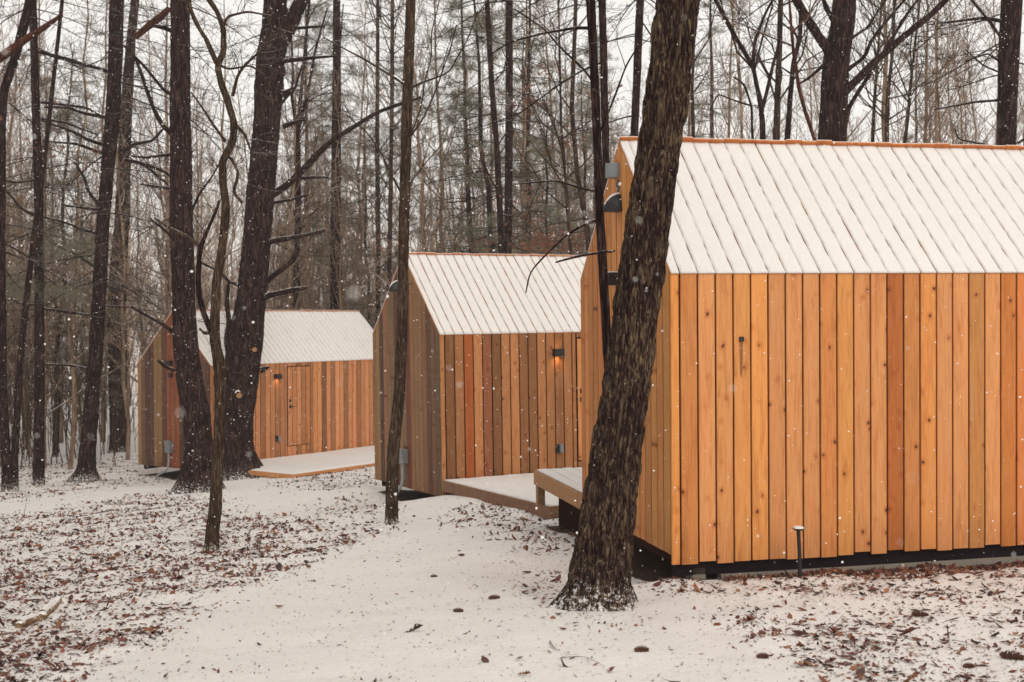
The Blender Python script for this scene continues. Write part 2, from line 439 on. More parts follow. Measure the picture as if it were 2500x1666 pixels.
def ground_raw(x, y):
    x = np.asarray(x, float); y = np.asarray(y, float); sh = x.shape
    x = x.ravel(); y = y.ravel()
    xc = np.clip(x, -32, 32); yc = np.clip(y, -4, 68)
    z = np.full(x.shape, _w[_n]) + _w[_n + 1] * xc + _w[_n + 2] * yc
    for i in range(_n):
        z += _w[i] * _phi(np.hypot(xc - ctrl[i, 0], yc - ctrl[i, 1]))
    return z.reshape(sh)

# litter density, drawn as outlines on the ground (photo pixels, turned into places on the ground)
LIT = [
    ([(-900, 1262), (0, 1262), (124, 1251), (212, 1228), (389, 1207), (470, 1212), (560, 1250), (700, 1275), (925, 1292), (833, 1327), (673, 1405), (496, 1458), (425, 1504), (319, 1575), (184, 1666), (60, 1800), (-900, 1800)], 1.0),
    ([(-900, 1262), (0, 1262), (124, 1251), (212, 1228), (389, 1207), (470, 1215), (430, 1270), (200, 1320), (0, 1345), (-900, 1345)], 1.0),
    ([(-900, 1090), (330, 1090), (335, 1160), (440, 1168), (354, 1182), (159, 1208), (0, 1233), (-900, 1233)], .9),
    ([(625, 1165), (715, 1172), (916, 1140), (925, 1180), (780, 1195), (650, 1180)], .8),
    ([(830, 1200), (950, 1225), (945, 1300), (840, 1320), (700, 1300), (760, 1230)], .45),
    ([(1100, 1240), (1200, 1222), (1330, 1250), (1400, 1300), (1420, 1340), (1300, 1330), (1240, 1300), (1130, 1285)], .8),
    ([(1260, 1350), (1400, 1335), (1390, 1460), (1450, 1500), (1560, 1500), (1560, 1530), (1400, 1520), (1240, 1450)], .55),
    ([(1545, 1385), (1640, 1395), (1700, 1412), (2100, 1395), (2500, 1370), (3300, 1350), (3300, 1460), (2500, 1440), (2300, 1460), (2000, 1440), (1800, 1470), (1700, 1450), (1560, 1420)], .85),
    ([(1745, 1500), (1900, 1500), (2300, 1440), (3300, 1480), (3300, 1900), (2100, 1800), (1980, 1640), (1850, 1560)], .5),
    ([(1745, 1500), (1860, 1515), (2130, 1530), (2250, 1580), (2200, 1620), (2060, 1610), (1960, 1570), (1830, 1555)], .9),
]
def inpoly(u, v, poly):
    c = np.zeros(u.shape, bool); j = len(poly) - 1
    for i in range(len(poly)):
        xi, yi = poly[i]; xj, yj = poly[j]
        if yi != yj:
            c ^= ((yi > v) != (yj > v)) & (u < (xj - xi) * (v - yi) / (yj - yi) + xi)
        j = i
    return c

def litter(x, y, z):
    x = x + .18 * vnoise(x * 1.7, y * 1.7, seed=3); y = y + .25 * vnoise(x * 1.7, y * 1.7, seed=4)
    P = np.stack([x, np.maximum(y, 1.5), z], -1); uv = proj(P); u, v = uv[..., 0], uv[..., 1]
    d = np.full(x.shape, .05)
    for poly, k in LIT:
        d = np.where(inpoly(u, v, poly), np.maximum(d, k), d)
    return np.where(y > 34, .75, d)

def footprint(k, x, y, m=0.0):
    cx, cy, _, yaw, _, _ = CAB[k]; dx, dy = x - cx, y - cy
    s = dx * math.cos(yaw) + dy * math.sin(yaw); t = -dx * math.sin(yaw) + dy * math.cos(yaw)
    e = np.minimum(np.minimum(s + m, CL + m - s), np.minimum(t + m, CW + m - t))
    return np.clip(e / .12 + .5, 0, 1)

def ground_z(x, y):
    x = np.asarray(x, float); y = np.asarray(y, float)
    z = ground_raw(x, y)
    L = litter(x, y, z)
    z = z + (.012 + .02 * L) * vnoise(x * 3.1, y * 3.1, seed=5) + .006 * (.2 + L) * vnoise(x * 9, y * 9, seed=6) + .05 * vnoise(x * .55, y * .55, seed=8) * np.clip((y - 20) / 20, 0, 1)
    return z

def gp(u, v):
    """the place on the ground seen at photo pixel u, v"""
    r = ray(u, v); t = np.linspace(3, 70, 1400); P = r[None] * t[:, None]
    d = P[:, 2] - ground_raw(P[:, 0], P[:, 1]); i = int(np.argmax(d < 0))
    if d[i] >= 0: i = len(t) - 1
    a, c = d[i - 1], d[i]; tt = t[i - 1] + (t[i] - t[i - 1]) * a / (a - c)
    p = r * tt; p[2] = float(ground_z(p[0], p[1])); return p

ys = np.concatenate([np.arange(-3, 4.5, .4), 4.5 * np.exp(np.linspace(0, math.log(48 / 4.5), 430)), np.array([50, 54, 60, 70, 85, 110, 150, 200, 260])])
g = np.linspace(-1, 1, 441); g = np.sign(g) * (np.abs(g) ** 1.25)
X = g[None, :] * (4.0 + .62 * np.clip(ys, 0, 60) + 2.0 * np.clip(ys - 60, 0, None))[:, None]
Y = np.repeat(ys[:, None], g.size, 1)
Z = ground_z(X, Y)
V = np.stack([X, Y, Z], -1).reshape(-1, 3)
nr, nc = X.shape
i = np.arange(nr - 1)[:, None] * nc; j = np.arange(nc - 1)[None, :]
Q = np.stack([i + j, i + j + 1, i + nc + j + 1, i + nc + j], -1).reshape(-1, 4)
me = mesh_from('ground', V, Q, M['snow_ground'], True)
lit = litter(X, Y, Z).ravel()
def under_deck(x, y):
    cx, cy, _, yaw, _, _ = CAB['C']; dx, dy = x - cx, y - cy
    s = dx * math.cos(yaw) + dy * math.sin(yaw); t = -dx * math.sin(yaw) + dy * math.cos(yaw)
    e = np.minimum(np.minimum(s - .05, 5.8 - s), np.minimum(t - 2.0, 4.5 - t))
    return np.clip(e / .25 + .4, 0, 1)
bare = sum(footprint(k, X, Y, -.02) for k in 'ABC').ravel() + under_deck(X, Y).ravel()
# litter cover, and bare soil under the cabins and the nearest deck
a = me.attributes.new('litter', 'FLOAT', 'POINT'); a.data.foreach_set('value', lit.astype(np.float32))
a = me.attributes.new('bare', 'FLOAT', 'POINT'); a.data.foreach_set('value', np.clip(bare, 0, 1).astype(np.float32))
link('ground', me, kind='structure')

# ------------------------------------------------------------------ cabins
BP, GAP = .155, .0145
def prism_yz(poly, x0, x1):
    n = len(poly); V = [(x0, p[0], p[1]) for p in poly] + [(x1, p[0], p[1]) for p in poly]
    Fc = [tuple(range(n - 1, -1, -1)), tuple(range(n, 2 * n))] + [(i, (i + 1) % n, n + (i + 1) % n, n + i) for i in range(n)]
    return V, Fc

def board_mesh(w, h, d=.022, c=.0035):
    """upright board, front face at y=0 looking towards -y, chamfered front edges"""
    poly = [(0, c), (c, 0), (w - c, 0), (w, c), (w, d), (0, d)]
    V = [(p[0], p[1], 0) for p in poly] + [(p[0], p[1], h) for p in poly]
    n = 6; Fc = [tuple(range(n - 1, -1, -1)), tuple(range(n, 2 * n))] + [(i, (i + 1) % n, n + (i + 1) % n, n + i) for i in range(n)]
    return V, Fc

PAL = {
    'A': [(.66, .30, .13), (.60, .30, .14), (.50, .22, .10), (.36, .17, .10), (.62, .35, .19), (.55, .31, .18), (.42, .22, .14), (.62, .27, .10), (.22, .10, .075)],
    'B': [(.50, .23, .12), (.42, .20, .10), (.34, .13, .055), (.38, .19, .10), (.55, .25, .11), (.30, .14, .08), (.25, .12, .07), (.52, .28, .15), (.42, .11, .03), (.46, .22, .11)],
    'C': [(.74, .34, .10), (.70, .30, .085), (.73, .37, .13), (.64, .24, .06), (.76, .39, .15), (.68, .32, .11)]}
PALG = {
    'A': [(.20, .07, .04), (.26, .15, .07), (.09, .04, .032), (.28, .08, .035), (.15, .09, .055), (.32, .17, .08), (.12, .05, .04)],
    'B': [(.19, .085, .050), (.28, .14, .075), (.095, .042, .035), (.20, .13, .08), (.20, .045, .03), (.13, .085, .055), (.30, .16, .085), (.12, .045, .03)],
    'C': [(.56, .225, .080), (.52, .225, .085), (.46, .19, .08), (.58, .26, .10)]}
# the boards of the nearest cabin's long wall, left to right
CLONG = [(.68, .27, .07), (.60, .24, .065), (.66, .34, .14), (.64, .27, .09), (.62, .29, .09), (.64, .26, .08), (.58, .26, .09), (.62, .31, .12), (.62, .31, .12), (.58, .23, .065),
         (.58, .26, .08), (.62, .33, .12), (.56, .26, .09), (.42, .13, .03), (.54, .22, .065), (.62, .26, .075), (.56, .30, .11), (.62, .32, .12), (.50, .21, .07), (.60, .34, .15), (.52, .18, .045), (.54, .18, .05)]
rr = random.Random(5)

def vary(c, a=.08):
    f = 1 + rr.uniform(-a, a); return (c[0] * f, c[1] * f * (1 + rr.uniform(-.06, .06)), c[2] * f * (1 + rr.uniform(-.1, .1)), 1)

def snow_strip(L, w, seed, th=.011, amp=.0065, step=.024, base=.0):
    """snow lying along one plank: x across, y along, z up"""
    n = max(8, int(L / step)); u = np.linspace(0, L, n)
    wl = w / 2 + base + amp * (.9 * vnoise(u * 2.2, np.full(n, seed * 3.1), seed=1) + 1.0 * vnoise(u * 15, np.full(n, seed * 1.7), seed=2))
    wr = w / 2 + base + amp * (.9 * vnoise(u * 2.2, np.full(n, seed * 3.1 + 1), seed=1) + 1.0 * vnoise(u * 15, np.full(n, seed * 1.7 + 1), seed=2))
    fr = np.array([-1, -.965, -.6, 0, .6, .965, 1.]); hz = np.array([0, .85, 1, 1, 1, .85, 0.])
    Xc = np.where(fr[None, :] < 0, -wl[:, None] * np.abs(fr)[None], wr[:, None] * np.abs(fr)[None])
    H = hz[None] * (th + .0060 * vnoise(u[:, None] * 17, Xc * 9 + seed * 5, seed=3) + .003 * vnoise(u[:, None] * 11, Xc * 9 + seed * 5, seed=4))
    U = np.repeat(u[:, None], 7, 1)
    V = np.stack([Xc, U, H + .0005], -1).reshape(-1, 3)
    i = np.arange(n - 1)[:, None] * 7; j = np.arange(6)[None]
    Q = np.stack([i + j, i + j + 1, i + 8 + j, i + 7 + j], -1).reshape(-1, 4)
    # front and back end faces
    V = np.concatenate([V, V[:7] * [1, 1, 0], V[-7:] * [1, 1, 0]])
    a0 = len(V) - 14; b0 = len(V) - 7; k = (n - 1) * 7
    E = [(a0 + q, a0 + q + 1, q + 1, q) for q in range(6)] + [(k + q, k + q + 1, b0 + q + 1, b0 + q) for q in range(6)]
    return V, np.concatenate([Q, np.array(E)])

def edges_long(k, L):
    e = [0.0]; x = .083
    while x < L - .05: e.append(x); x += BP
    e.append(L); return e

def cabin(k, label):
    L = CL
    root = thing('timber_cabin', label, 'cabin', group='three cedar cabins in the woods')
    root.matrix_world = cab_mat(k); root.rotation_mode = 'XYZ'
    RT = .045  # roof build-up under the plank tops
    sl = math.hypot(CW / 2, HR - HW); ang = math.atan2(HR - HW, CW / 2)
    # dark sheathing behind the cladding
    i_ = .0245
    poly = [(i_, .02), (CW - i_, .02), (CW - i_, HW - .06), (CW / 2, HR - .075), (i_, HW - .06)]
    link('sheathing', mesh_from('sheathing', *prism_yz(poly, i_, L - i_), M['core']), root)
    # long wall boards
    ed = edges_long(k, L); door = None if k == 'C' else (2.33, 3.095)
    cols = []
    def put_board(s0, s1, h0, h1, mat, col, y=0.0, name='board', par=root):
        GP = GAP if k == 'C' else .019
        V, Fc = board_mesh(s1 - s0 - GP, h1 - h0); v_ = {'A': .95, 'B': .84, 'C': .87}[k]; col = (col[0] * v_, min(col[1], col[0] * .44) * v_, min(col[2], col[0] * {'A': .19, 'B': .165, 'C': .16}[k]) * v_, 1)
        o = link(name, mesh_from(name, V, Fc, mat), par, (s0 + GAP / 2, y, h0)); o.color = col; return o
    top = HW - .014
    for q in range(len(ed) - 1):
        a, b2 = ed[q], ed[q + 1]
        if k == 'C': c = vary(tuple(min(.85, v_ * 1.17) for v_ in CLONG[q]) if q < len(CLONG) else rr.choice(PAL['C']), .08)
        else: c = vary(rr.choice(PAL[k]))
        bot = (rr.uniform(0, .012) + (.018 if rr.random() < .2 else 0)) if k == 'C' else rr.uniform(0, .01)
        spans = [(a, b2)]
        if door:
            if a >= door[0] - .02 and b2 <= door[1] + .02: spans = []
            elif a < door[0] < b2: spans = [(a, door[0])]
            elif a < door[1] < b2: spans = [(door[1], b2)]
        for s0, s1 in spans:
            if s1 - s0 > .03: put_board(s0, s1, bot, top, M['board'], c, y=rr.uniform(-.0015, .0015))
    if door:
        n5 = 5; w = (door[1] - door[0]) / n5
        for q in range(n5):
            s0 = door[0] + q * w; c = vary(rr.choice(PAL[k]))
            put_board(s0, s0 + w, 0.0, .372, M['board'], c)
            put_board(s0, s0 + w, 2.303, top, M['board'], c)
        d = link('door', bbox_mesh('door', (door[0] + .008, .006, .385), (door[1] - .008, .03, 2.283), M['core']), root)
        dc = [(.58, .33, .15), (.52, .27, .11), (.60, .32, .13), (.40, .20, .09), (.50, .21, .07)] if k == 'A' else [(.68, .31, .10)] * 5
        for q in range(n5):
            s0 = door[0] + .01 + q * (w - .004); put_board(s0, s0 + w - .004 + .006, .392, 2.28, M['board'], vary(dc[q], .04), y=-.004, par=d)
        link('lock', bbox_mesh('lock', (2.385, -.028, 1.435), (2.435, -.0045, 1.505), M['metal_dark'], .004), d)
        v1 = box((2.385, -.03, 1.30), (2.435, -.0045, 1.37)); v2 = box((2.40, -.065, 1.325), (2.53, -.05, 1.343)); v3 = box((2.402, -.05, 1.326), (2.418, -.03, 1.342))
        link('door_handle', mesh_from('door_handle', *join_parts([v1, v2, v3]), M['metal_dark']), d)
        # up-and-down wall lamp left of the door, lit
        V1 = join_parts([box((1.90, -.10, 2.018), (1.908, -.002, 2.132)), box((2.052, -.10, 2.018), (2.06, -.002, 2.132)), box((1.9085, -.10, 2.018), (2.0515, -.092, 2.132)), box((1.9085, -.0915, 2.07), (2.0515, -.002, 2.08))])
        lampo = link('wall_lamp', mesh_from('wall_lamp', *V1, M['metal_dark']), root)
        link('lamp_lens', bbox_mesh('lamp_lens', (1.94, -.08, 2.060), (2.02, -.02, 2.069), M['lens']), lampo)
        link('lamp_lens', bbox_mesh('lamp_lens', (1.94, -.08, 2.081), (2.02, -.02, 2.090), M['lens']), lampo)
        for zz, dn in ((2.055, True), (2.095, False)):
            ld = bpy.data.lights.new('wall_lamp_light', 'SPOT'); ld.energy = 5.5 if k == 'B' else 4.0; ld.color = (1, .60, .25)
            ld.spot_size = math.radians(120); ld.spot_blend = .9; ld.shadow_soft_size = .02
            if not dn: ld.energy *= .25
            lo = bpy.data.objects.new('wall_lamp_light', ld); COL.objects.link(lo); lo.parent = lampo
            lo.location = (1.98, -.055, zz); lo.rotation_euler = (0 if dn else math.pi, 0, 0)
        # outdoor socket with weather cover
        ob = link('socket_box', bbox_mesh('socket_box', (1.925, -.045, .535), (1.985, -.002, .665), M['metal_dark'], .004), root)
        link('socket_cover', bbox_mesh('socket_cover', (1.975, -.085, .54), (2.035, -.002, .668), M['metal_grey'], .008), root)
    else:
        # small dark bolt hole with a damp run below it
        link('vent_outlet', bbox_mesh('vent_outlet', (.598, -.022, 1.822), (.637, .004, 1.863), M['metal_dark'], .004), root)
        m, n, b = new_mat('damp_stain')
        b.inputs['Base Color'].default_value = (.24, .085, .022, 1); b.inputs['Roughness'].default_value = .5
        link('damp_stain', mesh_from('damp_stain', [(.606, -.0030, 1.56), (.620, -.0030, 1.52), (.628, -.0030, 1.60), (.630, -.0030, 1.815), (.603, -.0030, 1.815)], [(0, 1, 2, 3, 4)], m), root)
    # gable boards
    gb = .09 if k == 'C' else .0
    t = .0235; q = 0
    def roof_h(t): return HW + (HR - HW) * min(t, CW - t) / (CW / 2) - .028
    while t < CW - .02:
        t1 = min(t + BP * .985, CW - .001)
        g_ = .018 if k == 'C' else .012
        a, c2 = t + g_ / 2, t1 - g_ / 2
        pts = [(a, gb + rr.uniform(0, .006)), (c2, gb + rr.uniform(0, .006)), (c2, roof_h(c2))]
        if a < CW / 2 < c2: pts.append((CW / 2, roof_h(CW / 2)))
        pts.append((a, roof_h(a)))
        h0 = pts[0][1]
        V, Fc = prism_yz([(p[0] - a, p[1] - h0) for p in pts], 0, .022)
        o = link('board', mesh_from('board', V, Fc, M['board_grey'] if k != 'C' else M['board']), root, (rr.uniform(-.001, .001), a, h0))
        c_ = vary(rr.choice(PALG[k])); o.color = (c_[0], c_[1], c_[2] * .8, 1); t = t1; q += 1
    # far gable and far wall cladding
    poly = [(.0245, 0), (CW, 0), (CW, roof_h(CW)), (CW / 2, roof_h(CW / 2)), (.0245, roof_h(.0245))]
    o = link('far_gable_cladding', mesh_from('far_gable_cladding', *prism_yz(poly, L - .024, L - .001), M['board']), root); o.color = (.5, .25, .1, 1)
    o = link('far_wall_cladding', bbox_mesh('far_wall_cladding', (.0245, CW - .024, 0), (L - .026, CW - .001, HW - .03), M['board']), root); o.color = (.5, .25, .1, 1)
    # roof planks, each with its own strip of snow
    for q in range(len(ed) - 1):
        a, b2 = ed[q], ed[q + 1]; w = b2 - a; mid = (a + b2) / 2
        if w < .03: continue
        V, Fc = box((-w / 2 + .004, -.012, -.02), (w / 2 - .004, sl - .012, 0))
        o = link('roof_plank', mesh_from('roof_plank', V, Fc, M['plank']), root, (mid, 0, HW)); o.rotation_euler = (ang, 0, 0)
        o.color = vary((.50, .22, .08))
        V, Qs = snow_strip(sl - .004, w - .004, q + {'A': 0, 'B': 100, 'C': 200}[k], base=-.0022 if k == 'C' else -.0045, step=.022 if k == 'C' else .045, amp=.0032)
        so = link('snow_layer', mesh_from('snow_layer', V, Qs, M['snow'], True), o, (0, -.016, 0))
        e = (.040 if k == 'C' else .022) + (.010 if rr.random() < .3 else 0) + rr.uniform(-.004, .004)
        V, Fc = box((-w / 2 + .002, -.012, -.02), (w / 2 - .002, sl + e, 0))
        o = link('roof_plank', mesh_from('roof_plank', V, Fc, M['plank']), root, (mid, CW, HW)); o.rotation_euler = (ang, 0, math.pi)
        o.color = vary((.50, .17, .05))
        V, Fc = box((-w / 2 + .001, 0, .0005), (w / 2 - .001, sl + e - .004, .012))
        link('snow_layer', mesh_from('snow_layer', V, Fc, M['snow']), o)
    # verge: roof edge board under the snow on the gable side
    for sgn in (0, 1):
        V, Fc = box((-.004, -.006, -.048), (.020, sl - .006, -.0215))
        o = link('verge_board', mesh_from('verge_board', V, Fc, M['core']), root, (.025 if sgn == 0 else .045, 0 if sgn == 0 else CW, HW)); o.rotation_euler = (ang, 0, 0 if sgn == 0 else math.pi)
    # chassis and supports
    link('chassis_frame', bbox_mesh('chassis_frame', (.06, .07, -.10), (L - .05, .16, .015), M['frame'], .004), root)
    link('chassis_frame', bbox_mesh('chassis_frame', (.07, CW - .2, -.10), (L - .05, CW - .12, .015), M['frame'], .004), root)
    for sx_ in (.95, 2.9, 5.2):
        link('axle_beam', bbox_mesh('axle_beam', (sx_, .17, -.12), (sx_ + .1, CW - .21, .01), M['frame']), root)
        link('support_block', bbox_mesh('support_block', (sx_ - .1, .6, -.6), (sx_ + .3, .9, -.125), M['stone'], .01), root)
        link('support_block', bbox_mesh('support_block', (sx_ - .1, 1.7, -.6), (sx_ + .3, 2.0, -.125), M['stone'], .01), root)
    if k == 'C':
        link('sill_timber', bbox_mesh('sill_timber', (.45, .045, -.32), (L - .03, .14, -.103), M['stone'], .006), root)
        link('corner_block', bbox_mesh('corner_block', (.20, .07, -.3), (.33, .22, -.03), M['stone'], .012), root)
    return root

def dome_mesh(name, r, prot, h, mat, n=10):
    """quarter dome hood: back on x=0, sticks out to -x, open flat bottom"""
    V = []; Fc = []
    th = np.linspace(-math.pi / 2, math.pi / 2, n + 1); ph = np.linspace(0, math.pi / 2, n // 2 + 2)
    for p in ph:
        for t in th: V.append((-prot * math.cos(p) * math.cos(t), r * math.sin(t) * math.cos(p), h * math.sin(p)))
    m_ = n + 1
    for i in range(len(ph) - 1):
        for j in range(n): Fc.append((i * m_ + j, i * m_ + j + 1, (i + 1) * m_ + j + 1, (i + 1) * m_ + j))
    Fc.append(tuple(range(n, -1, -1)))
    return mesh_from(name, V, Fc, mat, False)

def gable_gear(root, t, hd, sc=1.0):
    o = link('hood_lamp', dome_mesh('hood_lamp', .085, .155, .17, M['metal_dark'], 14), root, (-.001, t, hd))
    sn = link('snow_cap', dome_mesh('snow_cap', .080, .152, .17, M['snow'], 14), o, (-.004, 0, .007)); sn.scale = (.98, .8, 1)

rC = cabin('C', 'large nearest cabin of bright orange cedar boards at the right')
rB = cabin('B', 'middle cabin of mottled red-brown cedar boards with a raised snowy deck')
rA = cabin('A', 'small farthest cabin with dark gable, partly behind two big trunks')

# gable fittings, nearest cabin
gable_gear(rC, 1.30, 2.985)
o = link('vent_hole', mesh_from('vent_hole', [(-.0035, 1.325 + .045 * math.cos(a), 3.225 + .06 * math.sin(a)) for a in np.linspace(0, 2 * math.pi, 20, endpoint=False)][::-1], [tuple(range(20))], M['metal_dark']), rC)
def half_cyl(r, h, prot, n=12):
    th = np.linspace(-math.pi / 2, math.pi / 2, n + 1)
    V = [(-prot * math.cos(t), r * math.sin(t), 0) for t in th] + [(-prot * math.cos(t), r * math.sin(t), h) for t in th]
    m_ = n + 1; Fc = [(j + 1, j, m_ + j, m_ + j + 1) for j in range(n)] + [tuple(range(m_)), tuple(range(2 * m_ - 1, m_ - 1, -1)), (0, n, m_ + n, m_)]
    return V, Fc
link('flue_cap', mesh_from('flue_cap', *half_cyl(.075, .13, .11), M['metal_grey']), rC, (-.001, 1.36, 3.30))
link('lamp_box', bbox_mesh('lamp_box', (-.10, 1.33, 2.32), (-.001, 1.47, 2.435), M['metal_dark'], .004), rC)
link('snow_cap', bbox_mesh('snow_cap', (-.098, 1.332, 2.4355), (-.003, 1.468, 2.447), M['snow'], .003), rC)
gable_gear(rB, 1.50, 3.06)
def meter(root, t, h0, h1, foot):
    mb = link('electric_box', bbox_mesh('electric_box', (-.11, t - .09, h0), (-.001, t + .09, h1), M['metal_grey'], .008), root)
    link('box_lid', bbox_mesh('box_lid', (-.12, t - .095, h1 - .10), (-.111, t + .095, h1 + .012), M['metal_grey'], .003), mb)
    P = np.array([(-.06, t, h0), (-.06, t, h0 - .2), (-.07, t + .01, h0 - .32), (-.10, t + .10, h0 - .44), (-.14, t + .24, h0 - .50), (-.16, t + .34, h0 - .58), (-.16, t + .36, h0 - .75)])
    T = Tubes(); T.add(P, np.full(len(P), .026), 10)
    link('conduit', T.mesh('conduit', M['pipe']), mb)
meter(rA, 1.40, .36, .63, None)
meter(rB, 1.30, .385, .61, None)
link('lamp_box', bbox_mesh('lamp_box', (-.10, 1.30, 2.37), (-.001, 1.46, 2.48), M['metal_dark'], .004), rA)
link('lamp_box', bbox_mesh('lamp_box', (-.05, 1.31, 2.09), (-.001, 1.42, 2.20), M['metal_dark'], .004), rA)

# ------------------------------------------------------------------ decks
def deck(k, label, s0, s1, t0, t1, top, along, fcol, sheet=False, post=False, fh=.14, seed=0):
    """deck rectangle in the cabin's own axes"""
    root = thing('timber_deck', label, 'deck', group='snow covered timber decks of the cabins'); root.matrix_world = cab_mat(k)
    pw = .145
    if along == 's':
        n = int(round((t1 - t0) / pw)); w = (t1 - t0) / n
        for q in range(n):
            o = link('deck_board', bbox_mesh('deck_board', (0, -w / 2 + .003, -.028), (s1 - s0, w / 2 - .003, 0), M['beam'], .002), root, (s0, t0 + w * (q + .5), top)); o.color = vary((.34, .20, .10))
            if not sheet:
                V, Qs = snow_strip(s1 - s0 - .01, w - .004, q + seed, th=.014, amp=.0035, step=.06, base=.0003)
                V = np.stack([V[:, 1], -V[:, 0], V[:, 2]], -1)
                link('snow_layer', mesh_from('snow_layer', V, Qs, M['snow'], True), o, (.005, 0, 0))
    else:
        n = int(round((s1 - s0) / pw)); w = (s1 - s0) / n
        for q in range(n):
            o = link('deck_board', bbox_mesh('deck_board', (-w / 2 + .003, 0, -.028), (w / 2 - .003, t1 - t0, 0), M['beam'], .002), root, (s0 + w * (q + .5), t0, top)); o.color = vary((.34, .20, .10))
            V, Qs = snow_strip(t1 - t0 - .01, w - .004, q + seed, th=.014, amp=.0035, step=.06, base=.0003 - (.004 if q == 5 else 0))
            link('snow_layer', mesh_from('snow_layer', V, Qs, M['snow'], True), o, (0, .005, 0))
    if sheet:
        nx, ny = 60, 30; xs, yt = np.meshgrid(np.linspace(s0, s1, nx), np.linspace(t0, t1, ny), indexing='ij')
        zz = top + .035 + .006 * vnoise(xs * 4, yt * 4, seed=9) + .004 * vnoise(xs * 15, yt * 15, seed=10)
        edge = np.minimum(np.minimum(xs - s0, s1 - xs), np.minimum(yt - t0, t1 - yt)); zz = np.where(edge < .005, top + .001, zz)
        V = np.stack([xs, yt, zz], -1).reshape(-1, 3); i = np.arange(nx - 1)[:, None] * ny; j = np.arange(ny - 1)[None]
        Q = np.stack([i + j, i + ny + j, i + ny + j + 1, i + j + 1], -1).reshape(-1, 4)
        link('snow_cover', mesh_from('snow_cover', V, Q, M['snow'], True), root)
    # rim boards, butted outside the deck boards
    def rim(a, b2): o = link('rim_board', bbox_mesh('rim_board', a, b2, M['beam'], .003), root); o.color = vary(fcol, .04); return o
    zt, zb = top - .002, top - .002 - fh
    rim((s0 - .03, t0, zb), (s0 - .001, t1, zt)); rim((s1 + .001, t0, zb), (s1 + .03, t1, zt))
    if t0 < 0: rim((s0 - .03, t0 - .03, zb), (s1 + .03, t0 - .001, zt))
    else: rim((s0 - .03, t1 + .001, zb), (s1 + .03, t1 + .03, zt))
    if post:
        for (px_, py_) in ((s0 + .03, t1 - .05), (s1 - .05, t1 - .05), ((s0 + s1) / 2, t1 - .05)):
            o = link('deck_post', bbox_mesh('deck_post', (px_ - .045, py_ - .045, top - (.405 if py_ > 3 and px_ < 1 else .85)), (px_ + .045, py_ + .045, zb + .001), M['beam'], .004), root); o.color = (.30, .17, .09, 1)
        link('shade_panel', bbox_mesh('shade_panel', (s0 + .22, t0 + .02, top - .95), (s0 + .24, t1 - .16, zb + .1), M['core']), root)  # added dark sheet, stands in for the deep shade under the deck
    for q in range(4):
        ss = s0 + .3 + q * (s1 - s0 - .6) / 3
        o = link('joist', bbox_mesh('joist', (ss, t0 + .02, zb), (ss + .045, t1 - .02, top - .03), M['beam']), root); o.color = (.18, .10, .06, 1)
    return root
deck('C', 'raised wooden deck standing on posts beside the nearest cabin, open and dark underneath', .03, 5.6, CW + .02, CW + 2.0, .222, 't', (.38, .20, .085), post=True, fh=.165, seed=300)
deck('B', 'low wooden deck with brown rim in front of the middle cabin door', .03, 5.9, -3.1, -.02, .25, 's', (.22, .115, .06), fh=.155, seed=400)
deck('A', 'low deck under thick snow with a thin orange rim, at the farthest cabin', .0, 5.9, -2.6, -.02, .135, 's', (.58, .25, .09), sheet=True, fh=.10, seed=500)

# path light by the nearest cabin
p = cab_pt('C', .955, -.35, 0); gz = float(ground_z(p[0], p[1])); top_h = cab_pt('C', .955, -.35, .325)[2] - gz
pl = thing('path_light', 'small black post with a flat snow-topped round cap before the orange wall', 'garden light', (p[0], p[1], gz))
T = Tubes(); T.add([(.008, 0, -.08), (.004, 0, top_h * .5), (-.004, 0, top_h - .018)], [.0165, .0155, .0155], 12)
link('post', T.mesh('post', M['metal_dark']), pl)
def disc(r0, r1, z0, z1, n=20):
    V = [(r0 * math.cos(a), r0 * math.sin(a), z0) for a in np.linspace(0, 2 * math.pi, n, endpoint=False)] + [(r1 * math.cos(a), r1 * math.sin(a), z1) for a in np.linspace(0, 2 * math.pi, n, endpoint=False)]
    return V, [tuple(range(n - 1, -1, -1)), tuple(range(n, 2 * n))] + [(i, (i + 1) % n, n + (i + 1) % n, n + i) for i in range(n)]
V, Fc = join_parts([disc(.020, .047, top_h - .022, top_h - .008), disc(.047, .047, top_h - .008, top_h)])
link('cap', mesh_from('cap', V, Fc, M['metal_dark']), pl, (-.004, 0, 0))
link('snow_cap', mesh_from('snow_cap', *disc(.045, .034, top_h + .0005, top_h + .014), M['snow']), pl, (-.004, 0, 0))
# ------------------------------------------------------------------ trees
K = 1.0625   # overview pixel -> photo pixel
def resample(pts, n):
    pts = np.asarray(pts, float); d = np.concatenate([[0], np.cumsum(np.linalg.norm(np.diff(pts[:, :2], axis=0), axis=1))])
    t = np.linspace(0, d[-1], n)
    # smooth (Catmull-like) interpolation through cubic hermite
    out = []
    m = np.gradient(pts, d, axis=0, edge_order=1)
    i = np.clip(np.searchsorted(d, t, side='right') - 1, 0, len(d) - 2)
    h = (d[i + 1] - d[i])[:, None]; s = ((t - d[i]))[:, None] / h
    return (2 * s ** 3 - 3 * s ** 2 + 1) * pts[i] + (s ** 3 - 2 * s ** 2 + s) * h * m[i] + (-2 * s ** 3 + 3 * s ** 2) * pts[i + 1] + (s ** 3 - s ** 2) * h * m[i + 1]

def pxpath(L, y, yoff=None):
    """[(u, v, half width in px)] -> world points on the upright plane at distance y, radii"""
    L = np.asarray(L, float); P = np.array([at_y(u, v, y + (0 if yoff is None else yoff[q])) for q, (u, v, h) in enumerate(L)])
    R = L[:, 2] * np.linalg.norm(P, axis=1) / np.array([np.linalg.norm(ray(u, v)) for u, v, h in L]) / F / 1.0
    return P, P[:, 1] * L[:, 2] / F

